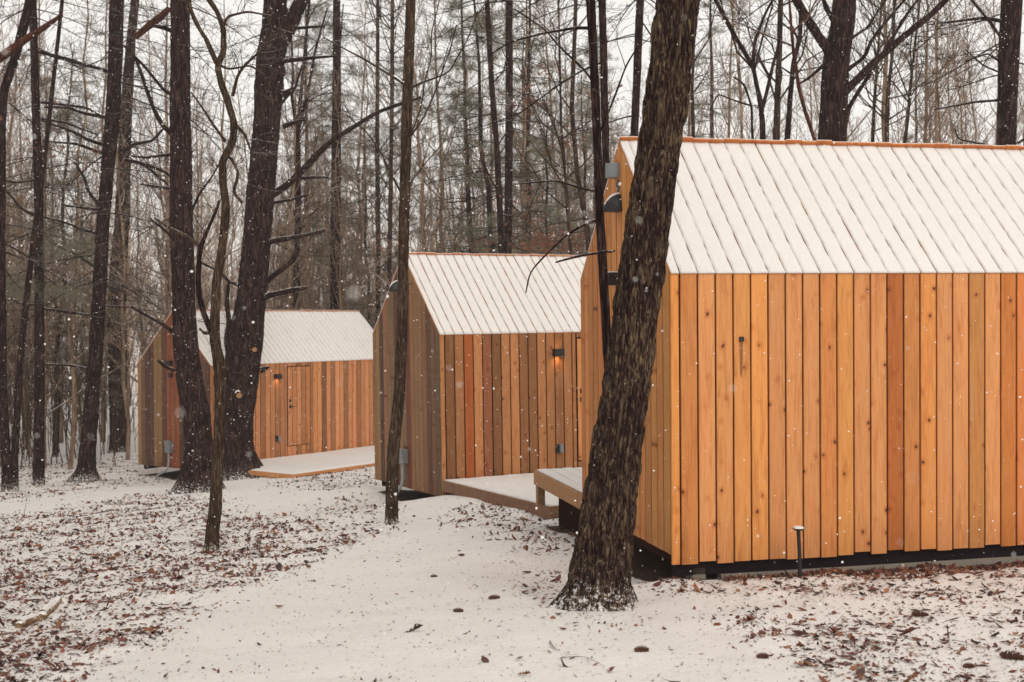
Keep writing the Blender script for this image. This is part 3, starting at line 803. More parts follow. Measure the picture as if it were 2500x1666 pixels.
def wiggle(P, amp, seed, f=1.5):
    d = np.concatenate([[0], np.cumsum(np.linalg.norm(np.diff(P, axis=0), axis=1))])
    return P + amp * np.stack([vnoise(d * f, np.full(len(P), seed * 1.3), seed=20), vnoise(d * f, np.full(len(P), seed * 1.3 + 5), seed=21), 0 * d], -1)

def trunk_mesh(name, P, R, mat, origin, nside=48, step=.02, furrow=.006, flare=0.0, ffreq=(9, 1.6), seed=0, lobes=5, hmax=.5):
    """trunk with real bark ridges"""
    d = np.concatenate([[0], np.cumsum(np.linalg.norm(np.diff(P, axis=0), axis=1))])
    n = max(int(d[-1] / step), 8)
    PR = resample(np.concatenate([P, R[:, None]], 1), n) if len(P) > 2 else None
    # resample() measures along the first two columns, so lay the path out by true length
    t = np.linspace(0, d[-1], n); C = np.stack([np.interp(t, d, P[:, q]) for q in range(3)], 1); RR = np.interp(t, d, R)
    ker = max(3, int(.25 / step)) | 1
    if n > ker * 2:
        pad = ker // 2; w = np.hanning(ker + 2)[1:-1]; w /= w.sum()
        def sm(a): return np.convolve(np.concatenate([2 * a[0] - a[1:pad + 1][::-1], a, 2 * a[-1] - a[-pad - 1:-1][::-1]]), w, 'valid')
        C = np.stack([sm(C[:, q]) for q in range(3)], 1); RR = sm(RR)
    T = np.gradient(C, axis=0); T /= np.linalg.norm(T, axis=1)[:, None]
    A = np.cross(T, [0, 1, 0]); A /= np.linalg.norm(A, axis=1)[:, None]; B = np.cross(T, A)
    th = np.arange(nside) * 2 * math.pi / nside
    TH, HH = np.meshgrid(th, t)
    circ = RR.mean()
    cx_, cy_ = np.cos(TH) * ffreq[0], np.sin(TH) * ffreq[0]
    warp = .6 * vnoise(cx_ * .5, cy_ * .5, HH * ffreq[1] * 1.3, seed=seed + 1)
    n1 = 1 - np.abs(vnoise(cx_ + warp, cy_ + warp, HH * ffreq[1], seed=seed)) * 2.2
    n2 = vnoise(cx_ * 2.1, cy_ * 2.1, HH * ffreq[1] * 6, seed=seed + 2)
    ridge = np.clip(.5 - .5 * n1 + .28 * n2, 0, 1)
    lump = vnoise(np.cos(TH) * 1.3, np.sin(TH) * 1.3, HH * .9, seed=seed + 3) * (.035 if nside > 150 else .06)
    fl = flare * np.exp(-HH / (hmax * .5)) * (.55 + .45 * np.cos(lobes * TH + seed + .8 * np.sin(2 * TH))) if flare else 0
    rad = RR[:, None] * (1 + lump + fl) + furrow * (ridge - .5) * 2
    Vv = C[:, None, :] + rad[..., None] * (np.cos(TH)[..., None] * A[:, None, :] + np.sin(TH)[..., None] * B[:, None, :])
    i = np.arange(n - 1)[:, None] * nside; j = np.arange(nside)[None]; j2 = (j + 1) % nside
    Q = np.stack([i + j, i + j2, i + nside + j2, i + nside + j], -1).reshape(-1, 4)
    me = mesh_from(name, Vv.reshape(-1, 3) - np.asarray(origin), Q, mat, True)
    a = me.attributes.new('ridge', 'FLOAT', 'POINT'); a.data.foreach_set('value', ridge.ravel().astype(np.float32))
    return me

def unit(v): v = np.asarray(v, float); return v / (np.linalg.norm(v) + 1e-9)

def limb(T, P0, D, L, r, rs, depth, up=.25, wob=.18, kids=5, n=6, kidlen=.45, sides=4, minr=.0022, spread=.9):
    """a limb that wanders and carries smaller ones; appended to T"""
    D = unit(D); P = [np.asarray(P0, float)]; seg = L / (n - 1)
    for q in range(n - 1):
        D = unit(D + np.array([rs.gauss(0, wob), rs.gauss(0, wob), rs.gauss(0, wob) + up * .25]))
        P.append(P[-1] + D * seg)
    P = np.array(P); R = np.maximum(r * np.linspace(1, .3, n), minr)
    T.add(P, R, sides if depth > 0 else 3)
    if depth <= 0: return P
    for q in range(kids):
        f = rs.uniform(.18, .97); i = min(int(f * (n - 1)), n - 2); g_ = f * (n - 1) - i
        p = P[i] * (1 - g_) + P[i + 1] * g_; d = unit(P[i + 1] - P[i])
        side = unit(np.cross(d, [rs.gauss(0, 1), rs.gauss(0, 1), rs.gauss(0, 1)]))
        nd = d * rs.uniform(.5, 1.0) + side * spread * rs.uniform(.5, 1.1)
        limb(T, p, nd, L * kidlen * rs.uniform(.6, 1.25) * (1.15 - .5 * f), r * .5 * (1.1 - .5 * f), rs, depth - 1, up, wob * 1.1, max(2, int(kids * .8)), max(4, n - 1), kidlen, max(3, sides - 1), minr, spread)
    return P

def pine_branch(T, P0, D, L, r, rs, droop=.18, twigs=9, minr=.0022, sub=True):
    """dead pine branch: long, nearly level, a flat spray of stiff upturned twigs"""
    D = unit(D); n = 8; P = [np.asarray(P0, float)]; seg = L / (n - 1); Z_ = np.array([0, 0, 1.])
    for q in range(n - 1):
        D = unit(D + Z_ * (-droop * .35 if q < n * .4 else droop * .35) + np.array([rs.gauss(0, .06), rs.gauss(0, .06), rs.gauss(0, .04)]))
        P.append(P[-1] + D * seg)
    P = np.array(P); T.add(P, np.maximum(r * np.linspace(1, .25, n), minr), 5)
    for q in range(twigs):
        f = rs.uniform(.15, 1); i = min(int(f * (n - 1)), n - 2); g_ = f * (n - 1) - i
        p = P[i] * (1 - g_) + P[i + 1] * g_; d = unit(P[i + 1] - P[i]); s = unit(np.cross(d, Z_)) * rs.choice((-1, 1))
        nd = d * rs.uniform(.5, .9) + s * rs.uniform(.4, .8) + Z_ * rs.uniform(-.1, .5); l2 = L * rs.uniform(.16, .42) * (1.15 - .6 * f)
        m = 5; Q = [p]; e = unit(nd)
        for z in range(m - 1):
            e = unit(e + np.array([rs.gauss(0, .14), rs.gauss(0, .14), rs.gauss(.05, .12)])); Q.append(Q[-1] + e * l2 / (m - 1))
        Q = np.array(Q); T.add(Q, np.maximum(r * .38 * np.linspace(1, .3, m), minr), 3)
        if sub:
            for z in range(3):
                k = rs.randrange(1, m); e2 = unit(unit(nd) + np.array([rs.gauss(0, .7), rs.gauss(0, .7), rs.gauss(.15, .5)])); l3 = l2 * rs.uniform(.25, .6)
                q1 = Q[k] + e2 * l3 * .5; q2 = q1 + unit(e2 + np.array([rs.gauss(0, .3), rs.gauss(0, .3), rs.gauss(.1, .3)])) * l3 * .5
                T.add(np.array([Q[k], q1, q2]), np.full(3, minr), 3)
    return P

def along(P, R, f):
    d = np.concatenate([[0], np.cumsum(np.linalg.norm(np.diff(P, axis=0), axis=1))]); t = f * d[-1]
    return np.array([np.interp(t, d, P[:, q]) for q in range(3)]), np.interp(t, d, R)

def hero(name, label, L, base_uv, mat, furrow=.004, flare=.5, nside=40, step=.03, y=None, ffreq=(2.6, 3.5), extra=5.0, seed=0, lobes=5, hmax=.5, group=None, sink=.12):
    """a tree whose trunk was measured in the photo: L = [(u, v, half width)], base first"""
    if base_uv is not None: b = gp(*base_uv)
    else:
        p0 = at_y(L[0][0], L[0][1], y); b = np.array([p0[0], y, float(ground_z(p0[0], y))])
    yy = b[1]
    P, R = pxpath(L, yy)
    if base_uv is None:
        P = np.concatenate([[[b[0] + .05 * (P[0][0] - P[1][0]), yy, b[2] - sink]], P]); R = np.concatenate([[R[0] * 1.12], R])
    else:
        P[0][2] = min(P[0][2], b[2]) - sink
    if extra:
        d = unit(P[-1] - P[-2]); P = np.concatenate([P, [P[-1] + d * extra]]); R = np.concatenate([R, [R[-1] * .72]])
    root = thing(name, label, 'tree', (b[0], yy, b[2]), group)
    o = root.location; org = np.array([b[0], yy, b[2]])
    link('trunk', trunk_mesh('trunk', P, R, mat, org, nside, step, furrow, flare, ffreq, seed, lobes, hmax), root)
    return root, P, R, org

def sub_limb(root, org, L, y, mat, name='branch', twigs=0, rs=None, depth=1, yoff=None, sides=8, up=.3, tl=.5, n=22, rough=.03):
    P, R = pxpath(L, y, yoff)
    d = np.concatenate([[0], np.cumsum(np.linalg.norm(np.diff(P, axis=0), axis=1))]); t = np.linspace(0, d[-1], n)
    C = np.stack([np.interp(t, d, P[:, q]) for q in range(3)], 1); RR = np.interp(t, d, R)
    w = np.array([.25, .5, .25])
    for _ in range(2):
        for q in range(3): C[1:-1, q] = np.convolve(C[:, q], w, 'valid')
    s_ = hash_seed(L)
    C = wiggle(C, rough * min(1.0, d[-1]), s_, 3)
    C = C - (C[0] - P[0])
    RR = RR * (1 + .12 * vnoise(t * 9, np.full(n, s_), seed=23))
    T = Tubes(); T.add(C, RR, sides)
    V, Q = T.arrays()
    link(name, mesh_from(name, V - org, Q, mat, True), root)
    return C, RR

def hash_seed(L): return (int(abs(L[0][0]) * 7 + abs(L[-1][1]) * 13)) % 97

def twig_set(root, org, paths, mat, rs, per_m=5, length=.5, depth=1, r=.006, up=.35, minr=.0022, name='twigs', spread=.9):
    T = Tubes()
    for C, RR in paths:
        d = np.linalg.norm(np.diff(C, axis=0), axis=1).sum()
        for q in range(int(d * per_m)):
            f = rs.uniform(.12, 1); p, r0 = along(C, RR, f); p2, _ = along(C, RR, min(1, f + .03)); dd = unit(p2 - p + 1e-6)
            side = unit(np.cross(dd, [rs.gauss(0, 1), rs.gauss(0, 1), rs.gauss(0, 1)]))
            limb(T, p, dd * rs.uniform(.2, .8) + side * spread, length * rs.uniform(.5, 1.4), min(r, r0 * .6), rs, depth, up, .2, 4, 5, .5, 4, minr)
    if T.b: link(name, T.mesh(name, mat, org), root, kind='stuff')

def dead_branches(root, org, P, R, mat, rs, f0, f1, count, L=(1.0, 2.6), az=None, twigs=9, r=.012, down=.1, minr=.0022, name='dead_branches', sub=True):
    T = Tubes()
    for q in range(count):
        f = rs.uniform(f0, f1); p, r0 = along(P, R, f)
        a = rs.uniform(0, 2 * math.pi) if az is None else rs.uniform(*az)
        D = np.array([math.cos(a), abs(math.sin(a)) * .9 - .25, rs.uniform(-.25, .2) - down])
        pine_branch(T, p, D, rs.uniform(*L), min(r, r0 * .35) * rs.uniform(.6, 1.15), rs, twigs=twigs, minr=minr, sub=sub)
    link(name, T.mesh(name, mat, org), root, kind='stuff')

def roots(root, org, spec, mat):
    """surface roots that run out from the foot and dive under the snow: (angle, length, radius)"""
    for a, L_, r_ in spec:
        n = 12; t = np.linspace(0, 1, n); d = np.array([math.cos(a), math.sin(a), 0]); s_ = np.array([-math.sin(a), math.cos(a), 0])
        C = org + d * (t * L_)[:, None] + s_ * (.08 * L_ * np.sin(t * 4 + a))[:, None]
        gz_ = ground_z(C[:, 0], C[:, 1]); C[:, 2] = gz_ + (L_ * .95) * (1 - t) ** 3.2 - r_ * (.15 + .75 * t)
        C[0, 2] += .05
        R_ = r_ * (1.05 - .75 * t)
        T = Tubes(); T.add(C, R_, 12); link('root', T.mesh('root', mat, org), root)

rs = random.Random(21)
O = lambda *a: [(x * K, y * K, h * K) for x, y, h in a]

# 1 — the leaning oak in front
root, P, R, org = hero('oak_tree', 'thick leaning oak with furrowed brown bark in front of the nearest cabin',
    [(1462, 1488, 80), (1463, 1440, 78), (1470, 1355, 71), (1485, 1253, 67), (1505, 1100, 61.5), (1535, 900, 57), (1554, 750, 56.5), (1583, 536, 55), (1624, 268, 53), (1655, 0, 52)],
    (1462, 1478), M['oak'], furrow=.013, flare=1.0, nside=200, step=.0125, ffreq=(6, 5), extra=3.0, seed=4, lobes=4, hmax=.34)
roots(root, org, [(3.25, .56, .09), (3.9, .42, .08), (4.9, .26, .07), (2.7, .30, .06), (5.6, .24, .07), (.2, .22, .06)], M['oak'])
T = Tubes()
for q in range(9):
    p, r0 = along(P, R, rs.uniform(.72, .99)); a = rs.uniform(0, 6.28); limb(T, p, (math.cos(a), math.sin(a), .8), rs.uniform(1.5, 3), .05, rs, 2, .3, .15, 5, 7)
# thin twigs that hang right of the trunk at the top
for (u, v, u2, v2) in ((1690, 120, 1745, 60), (1684, 200, 1760, 170), (1680, 235, 1745, 215), (1690, 30, 1740, -40)):
    a = at_y(u, v, org[1]); b_ = at_y(u2, v2, org[1]); limb(T, a, b_ - a, np.linalg.norm(b_ - a) * 1.3, .004, rs, 1, .1, .16, 5, 7, minr=.0012)
link('branches', T.mesh('branches', M['bark_thin'], org), root, kind='stuff')

# 2 — thin dark trunk left of it, before the gable
root, P, R, org = hero('thin_tree', 'thin dark straight trunk standing just left of the leaning oak',
    [(1499, 1290, 12.5), (1493, 1000, 12), (1482, 840, 11.5), (1473, 670, 11.5), (1465, 536, 10.5), (1457, 320, 10.5), (1450, 160, 11), (1442, 0, 12)],
    None, M['bark_dark'], furrow=.002, flare=.2, nside=20, step=.03, y=9.75, seed=9, extra=4)
c1 = sub_limb(root, org, [(1465, 536, 3.2), (1430, 545, 3.0), (1380, 575, 2.6), (1330, 625, 2.2), (1295, 665, 1.8), (1283, 716, 1.5)], 9.75, M['bark_dark'], rough=.01)
c2 = sub_limb(root, org, [(1475, 616, 4), (1430, 622, 3), (1395, 630, 3), (1356, 641, 2.4)], 9.70, M['bark_dark'], rough=.01)
c3 = sub_limb(root, org, [(1490, 672, 3), (1500, 676, 2.5), (1512, 678, 2.2)], 9.7, M['bark_dark'], name='branch_stub', rough=.0)
c4 = sub_limb(root, org, [(1476, 614, 3), (1490, 616, 2.3), (1502, 612, 1.8)], 9.7, M['bark_dark'], name='branch_stub', rough=.0)
c5 = sub_limb(root, org, [(1450, 70, 5), (1400, 66, 4), (1330, 75, 3), (1250, 100, 2.2), (1190, 130, 1.6)], 9.75, M['bark_dark'], rough=.05)
c6 = sub_limb(root, org, [(1455, 300, 4), (1440, 190, 3), (1400, 140, 2.4), (1340, 80, 2), (1250, 20, 1.5)], 9.9, M['bark_dark'], rough=.05)
c7 = sub_limb(root, org, [(1458, 340, 3), (1500, 230, 2.4), (1560, 120, 1.8)], 9.9, M['bark_dark'], rough=.04)
c8 = sub_limb(root, org, [(1475, 470, 2.6), (1440, 465, 2.6), (1360, 440, 2.2), (1250, 450, 1.6)], 10.1, M['bark_dark'], rough=.03)
twig_set(root, org, [c5, c6, c7, c8], M['bark_dark'], rs, 5, .55, 1, .004, .05, .0016)

# 3 — mid-size trunk in front of the middle cabin's gable
root, P, R, org = hero('maple_tree', 'slender grey-brown trunk before the dark gable of the middle cabin',
    [(955, 1290, 17), (957, 1200, 15.5), (961, 1100, 15), (975, 960, 14), (982, 804, 13.5), (986, 536, 13.2), (994, 268, 13), (1003, 0, 12.5)],
    (957, 1278), M['bark_thin'], furrow=.003, flare=.3, nside=44, step=.02, seed=13, hmax=.3, ffreq=(2.6, 6))
cc_ = [sub_limb(root, org, l, org[1], M['bark_thin'], rough=.03) for l in (
    [(1003, 215, 4), (1040, 195, 3), (1100, 175, 2), (1150, 60, 1.4), (1200, -20, 1.2)],
    [(995, 345, 3), (1040, 270, 2.4), (1080, 180, 1.8), (1115, 60, 1.4)],
    [(985, 205, 3.2), (930, 165, 2.6), (860, 130, 2), (790, 90, 1.4)],
    [(1003, 330, 2.5), (1030, 240, 2), (1048, 120, 1.5), (1070, -20, 1.2)],
    [(978, 470, 2.5), (940, 380, 2), (900, 320, 1.5), (850, 280, 1.2)],
    [(1000, 450, 2), (1040, 400, 1.6), (1090, 340, 1.2)])]
twig_set(root, org, cc_, M['bark_thin'], rs, 5, .6, 1, .005, .3, .0018)

# 4 — crooked sapling, front left
root, P, R, org = hero('crooked_tree', 'small crooked trunk with forked upper stem, nearest at the left',
    [(513, 1352, 20), (519, 1300, 17), (526, 1236, 15.5), (534, 1102, 13.5), (536, 1012, 12.5), (537, 900, 14.5), (523, 825, 12.5), (528, 696, 11), (541, 616, 11), (552, 509, 10), (545, 455, 9), (541, 396, 9.5), (568, 348, 9), (573, 305, 8.5), (556, 246, 8), (538, 198, 7.5), (530, 155, 8), (546, 135, 7.5), (546, 70, 6), (530, 27, 6), (503, -10, 5.5)],
    (515, 1347), M['bark_thin'], furrow=.0045, flare=.3, nside=44, step=.02, seed=17, extra=2, ffreq=(3, 6), hmax=.25)
cr4 = [sub_limb(root, org, l, org[1], M['bark_thin'] if q else M['bark_dark'], rough=.02) for q, l in enumerate((
    [(527, 830, 9), (510, 795, 8.5), (495, 765, 8), (484, 696, 7), (486, 610, 6), (512, 560, 5), (535, 490, 3.5)],
    [(486, 600, 5), (462, 580, 4.5), (420, 560, 3.6), (380, 535, 2.6)],
    [(530, 155, 6.5), (505, 110, 6), (482, 70, 5.5), (462, 20, 5), (458, -20, 4.5)],
    [(568, 235, 4.5), (580, 180, 4), (600, 155, 3.4), (640, 120, 2.6), (690, 60, 2)],
    [(572, 300, 4.5), (598, 330, 3.5), (612, 370, 2.5)],
    [(550, 345, 4), (515, 300, 3.5), (490, 260, 2.8), (465, 225, 2.2)],
    [(541, 80, 4), (552, 40, 3.4), (600, 28, 2.8), (660, 40, 2)],
    [(522, 810, 4), (500, 815, 3.5), (487, 802, 3)],
    [(541, 390, 4), (560, 380, 4), (577, 420, 3.6), (567, 470, 4.2), (590, 495, 4)],
    [(530, 155, 4), (556, 170, 3), (610, 160, 2.4), (650, 190, 1.8)]))]
twig_set(root, org, cr4[2:], M['bark_thin'], rs, 7, .55, 1, .005, .3, .0018)
p = at_y(546, 905, org[1] - .07); T = Tubes(); T.add(np.array([p, p + [.05, -.02, .03], p + [.07, -.02, .07]]), [.035, .03, .012], 8); link('knob', T.mesh('knob', M['bark_thin'], org), root)

# 5 — dark trunk left of the farthest cabin's roof
root, P, R, org = hero('pine_tree', 'thick dark trunk covering the corner of the farthest cabin, flared at its foot',
    [(482, 1206, 50), (483, 1160, 41), (485, 1100, 34), (480, 1012, 33), (462, 923, 32), (452, 834, 30), (448, 750, 28), (443, 536, 27), (440, 268, 25.5), (440, 0, 23)],
    (482, 1200), M['bark_dark'], furrow=.010, flare=.95, nside=100, step=.025, seed=21, ffreq=(4.5, 3.5), hmax=.7)
roots(root, org, [(3.4, .6, .11), (4.4, .5, .10), (5.6, .5, .10), (.1, .5, .10), (2.6, .45, .09)], M['bark_dark'])
cp5 = [sub_limb(root, org, l, org[1], M['bark_dark'], rough=.02) for l in (
    [(428, 335, 6.5), (400, 310, 6), (380, 270, 5), (350, 190, 4.5), (335, 140, 4)],
    [(430, 80, 6), (400, 68, 5), (378, 64, 4)],
    [(430, 240, 4.5), (400, 220, 4), (350, 160, 3.5), (300, 110, 2.5)],
    [(430, 380, 4.5), (400, 378, 4), (360, 385, 3.5), (310, 380, 2)],
    [(432, 440, 4), (390, 415, 3.6), (320, 390, 2.5)],
    [(432, 465, 4), (400, 458, 3.4), (340, 450, 2)],
    [(455, 545, 3.5), (490, 470, 3), (520, 430, 2.6), (560, 370, 2)],
    [(460, 840, 6), (430, 820, 5), (400, 795, 4.5), (320, 750, 3)],
    [(465, 620, 5), (440, 595, 4), (400, 560, 3.4), (370, 535, 2.4)],
    [(425, 905, 4.5), (400, 893, 3.6), (385, 880, 3)])]
twig_set(root, org, cp5[:7], M['bark_dark'], rs, 8, .6, 1, .006, .05, .0028)
dead_branches(root, org, P, R, M['bark_dark'], rs, .35, .95, 22, (1.0, 2.8), r=.015, minr=.003)

# 6 — forked giant beside it
root, P, R, org = hero('giant_pine_tree', 'thickest dark trunk of the left group, leaning right and forking at the top',
    [(590, 1178, 60), (589, 1140, 42), (584, 1100, 34), (583, 1012, 36), (588, 923, 42), (598, 834, 44), (611, 750, 35.5), (622, 643, 34), (635, 480, 34), (654, 268, 33.5), (662, 130, 34), (670, 70, 30), (672, 0, 28)],
    (590, 1166), M['bark_dark'], furrow=.012, flare=1.05, nside=110, step=.025, seed=25, ffreq=(5, 3.5), lobes=5, hmax=.75)
roots(root, org, [(3.6, .55, .11), (4.6, .5, .12), (5.5, .75, .13), (6.1, .85, .13), (.5, .6, .11)], M['bark_dark'])
cp6 = [sub_limb(root, org, l, org[1] - .12, M['bark_dark'], rough=.02, sides=10) for l in (
    [(668, 150, 20), (690, 100, 19), (715, 50, 17), (745, -15, 16)],
    [(640, 495, 12), (660, 480, 9.5), (707, 450, 8.5), (750, 407, 8), (803, 348, 6.5), (868, 308, 5.5), (932, 268, 5), (980, 254, 4), (1030, 238, 2.8)],
    [(635, 600, 8), (660, 590, 6.5), (728, 578, 5), (793, 563, 3.5)],
    [(600, 722, 7), (625, 712, 7), (664, 675, 6.5), (707, 643, 6), (728, 605, 5)],
    [(630, 735, 8), (655, 722, 7), (707, 710, 6.5), (750, 702, 3.5)],
    [(690, 232, 12), (700, 228, 9), (716, 219, 7)],
    [(685, 95, 6), (723, 70, 4.5), (793, 64, 2.6)],
    [(690, 150, 6), (760, 142, 4.2), (822, 137, 2.2)],
    [(690, 310, 6), (715, 300, 5), (745, 292, 3)],
    [(670, 495, 4), (710, 488, 3.4), (752, 476, 2.4)],
    [(735, 435, 4), (770, 433, 3.4), (802, 434, 2.4)],
    [(585, 880, 12), (560, 860, 11), (550, 830, 8), (557, 790, 7), (552, 740, 6), (556, 690, 4)],
    [(600, 700, 4), (560, 690, 4), (530, 660, 3.4), (490, 640, 2.4)],
    [(636, 905, 8), (650, 899, 6), (658, 897, 1.5)],
    [(672, 275, 4), (720, 215, 3), (740, 160, 2)])]
twig_set(root, org, cp6[1:13], M['bark_dark'], rs, 4, .55, 1, .006, .15, .0028)
dead_branches(root, org, P, R, M['bark_dark'], rs, .55, .98, 16, (1.2, 3.0), r=.016, minr=.003)
for (u, v, rad) in ((585, 966, 6.5), (622, 854, 5.5)):
    p = at_y(u, v, org[1] - .33); rr_ = rad * org[1] / F
    V, Fc = disc(rr_, rr_ * .9, 0, .08, 14); V = [(a, -c, b_) for a, b_, c in V]
    link('sawn_knot', mesh_from('sawn_knot', V, [f[::-1] for f in Fc], M['cut_wood']), root, p - org)
p = at_y(580, 958, org[1] - .42); T = Tubes(); T.add(np.array([p + [-.05, 0, -.02], p + [-.03, 0, .02], p + [.02, 0, .035], p + [.055, 0, .0]]), [.012, .018, .018, .01], 6); link('snow_cap', T.mesh('snow_cap', M['snow'], org), root)

# 7 — pair of dark trunks further left
root, P, R, org = hero('pine_tree', 'dark trunk curving up to the right from a snowy foot, left of the farthest cabin',
    [(208, 1178, 32), (211, 1145, 20), (229, 923, 17.5), (235, 834, 17), (243, 700, 16.5), (252, 536, 16), (262, 428, 16), (275, 300, 17.5), (281, 160, 17), (285, 0, 17)],
    (208, 1174), M['bark_dark'], furrow=.008, flare=1.1, nside=64, step=.03, seed=31, hmax=.6, lobes=3, ffreq=(3.4, 3.5))
roots(root, org, [(3.3, .5, .08), (4.5, .3, .07), (5.9, .3, .07)], M['bark_dark'])
cs7 = [sub_limb(root, org, l, org[1], M['bark_dark'], rough=.03) for l in (
    [(262, 174, 5), (235, 165, 4), (182, 152, 3.4), (120, 135, 2.4), (70, 122, 2)],
    [(262, 288, 4.5), (210, 278, 4), (165, 262, 3.2), (107, 262, 2)],
    [(255, 355, 4.5), (215, 340, 4), (170, 318, 3.2), (105, 295, 2)],
    [(252, 375, 4), (190, 352, 3.4), (110, 345, 2.2)],
    [(240, 500, 4.5), (222, 470, 4.2), (205, 430, 3.4), (185, 395, 2.4)],
    [(240, 512, 3.6), (200, 508, 3), (150, 500, 2)],
    [(300, 370, 5), (330, 350, 4), (370, 345, 3.4), (400, 310, 2.5)],
    [(305, 390, 4), (345, 400, 3.4), (410, 450, 2.4)],
    [(240, 570, 4), (200, 560, 3.2), (150, 540, 2.6), (100, 528, 2)],
    [(225, 770, 3), (180, 765, 2.8), (110, 756, 2.2)], [(215, 900, 3.2), (170, 892, 2.8), (108, 890, 2)],
    [(228, 650, 3.6), (180, 620, 3), (120, 590, 2)])]
twig_set(root, org, cs7, M['bark_dark'], rs, 8, .75, 1, .007, .05, .003)
dead_branches(root, org, P, R, M['bark_dark'], rs, .25, .97, 52, (1.5, 3.6), r=.018, minr=.003)
T = Tubes(); P_, R_ = pxpath([(330, 92, 7), (365, 62, 9), (392, 42, 9), (414, 20, 7)], org[1] - .2); T.add(P_, R_, 10)
link('broken_limb', T.mesh('broken_limb', M['bark_red'], org), root)
root, P, R, org = hero('pine_tree', 'straight dark trunk right behind the curving one, left of the farthest cabin',
    [(290, 1108, 25), (291, 1060, 21), (287, 900, 22.5), (286, 750, 22), (290, 640, 20), (298, 536, 17.5), (306, 300, 15), (320, 100, 11), (330, 0, 10)],
    (290, 1104), M['bark_dark'], furrow=.01, flare=.3, nside=48, step=.05, seed=35, ffreq=(3.4, 3))
dead_branches(root, org, P, R, M['bark_dark'], rs, .1, .95, 60, (.8, 3.4), r=.02, minr=.0035)

# 8 — straight pine, far left
root, P, R, org = hero('pine_tree', 'slim straight dark trunk with green needle sprays, second from the left edge',
    [(94, 1188, 14.5), (96, 1000, 13), (96, 700, 11.5), (94, 480, 11), (88, 270, 10), (80, 0, 9)], (94, 1185), M['bark_dark'], furrow=.006, flare=.2, nside=32, step=.05, seed=41)
cs8 = [sub_limb(root, org, l, org[1], M['bark_dark'], rough=.03) for l in (
    [(100, 125, 3.5), (150, 140, 3), (220, 160, 2)], [(100, 250, 3.5), (150, 255, 3), (210, 262, 2.2), (262, 290, 1.6)], [(100, 290, 3), (160, 300, 2.6), (240, 330, 2)],
    [(86, 440, 3), (40, 446, 2.6), (0, 438, 2)], [(88, 530, 3), (50, 505, 2.6), (10, 460, 2)], [(90, 640, 3), (60, 620, 2.4), (0, 590, 2)], [(84, 745, 3), (50, 742, 2.6), (22, 728, 2)])]
twig_set(root, org, cs8, M['bark_dark'], rs, 7, .75, 1, .006, .1, .003)
dead_branches(root, org, P, R, M['bark_dark'], rs, .2, .97, 48, (1.2, 3.2), r=.014, minr=.003)

def needles(T_list, P, count, L=.16, seed=0, w=.0035):
    """clumps of needles round the points P: many thin triangles"""
    rg = np.random.default_rng(seed); n = len(P) * count
    C = np.repeat(P, count, 0) + rg.normal(0, .05, (n, 3)); D = rg.normal(0, 1, (n, 3)); D[:, 2] += .35; D /= np.linalg.norm(D, axis=1)[:, None]
    S = np.cross(D, rg.normal(0, 1, (n, 3))); S /= np.linalg.norm(S, axis=1)[:, None]; l = L * rg.uniform(.6, 1.2, (n, 1))
    V = np.stack([C - S * w, C + S * w, C + D * l], 1).reshape(-1, 3)
    T_list.append(V)

def tri_mesh(name, Vs, mat, org=(0, 0, 0)):
    V = np.concatenate(Vs) - np.asarray(org); return mesh_from(name, V, np.arange(len(V)).reshape(-1, 3), mat)

rg = np.random.default_rng(3)
Vs = []
pts = []
for (u0, u1, v0, v1, k) in ((5, 210, 690, 740, 260), (100, 225, 570, 640, 200), (0, 90, 640, 720, 100)):
    for q in range(k):
        u = rg.uniform(u0, u1); v = (v0 + v1) / 2 + rg.normal(0, (v1 - v0) / 4); pts.append(at_y(u, v, org[1] + rg.uniform(-.8, 1.5)))
needles(Vs, np.array(pts), 26, .10, 5, .0022)
link('needle_sprays', tri_mesh('needle_sprays', Vs, M['needle'], org), root, kind='stuff')

# 9-10 — left edge
root, P, R, org = hero('pine_tree', 'dark trunk at the very left edge of the picture',
    [(18, 1208, 13), (14, 1100, 11.5), (6, 960, 11), (2, 600, 11), (4, 300, 10), (10, 220, 10), (40, 130, 11), (75, 0, 12)], (18, 1202), M['bark_dark'], furrow=.006, flare=.2, nside=32, step=.04, seed=45)
dead_branches(root, org, P, R, M['bark_dark'], rs, .3, .97, 24, (1.0, 3.2), r=.014, minr=.003)
T = Tubes(); P_, R_ = pxpath([(-30, 160, 11), (10, 135, 11), (60, 98, 9), (110, 66, 7), (152, 36, 4)], org[1] - .5); T.add(P_, R_, 10)
link('broken_limb', T.mesh('broken_limb', M['bark_red'], org), root)
root, P, R, org = hero('leaning_tree', 'trunk leaning right among the woods at the left edge',
    [(35, 1108, 9), (40, 1050, 8.5), (50, 860, 8), (68, 700, 7.5), (80, 600, 7), (110, 380, 6), (130, 200, 5)], None, M['bark_dark'], furrow=.004, flare=.2, nside=18, step=.08, y=27, seed=47)

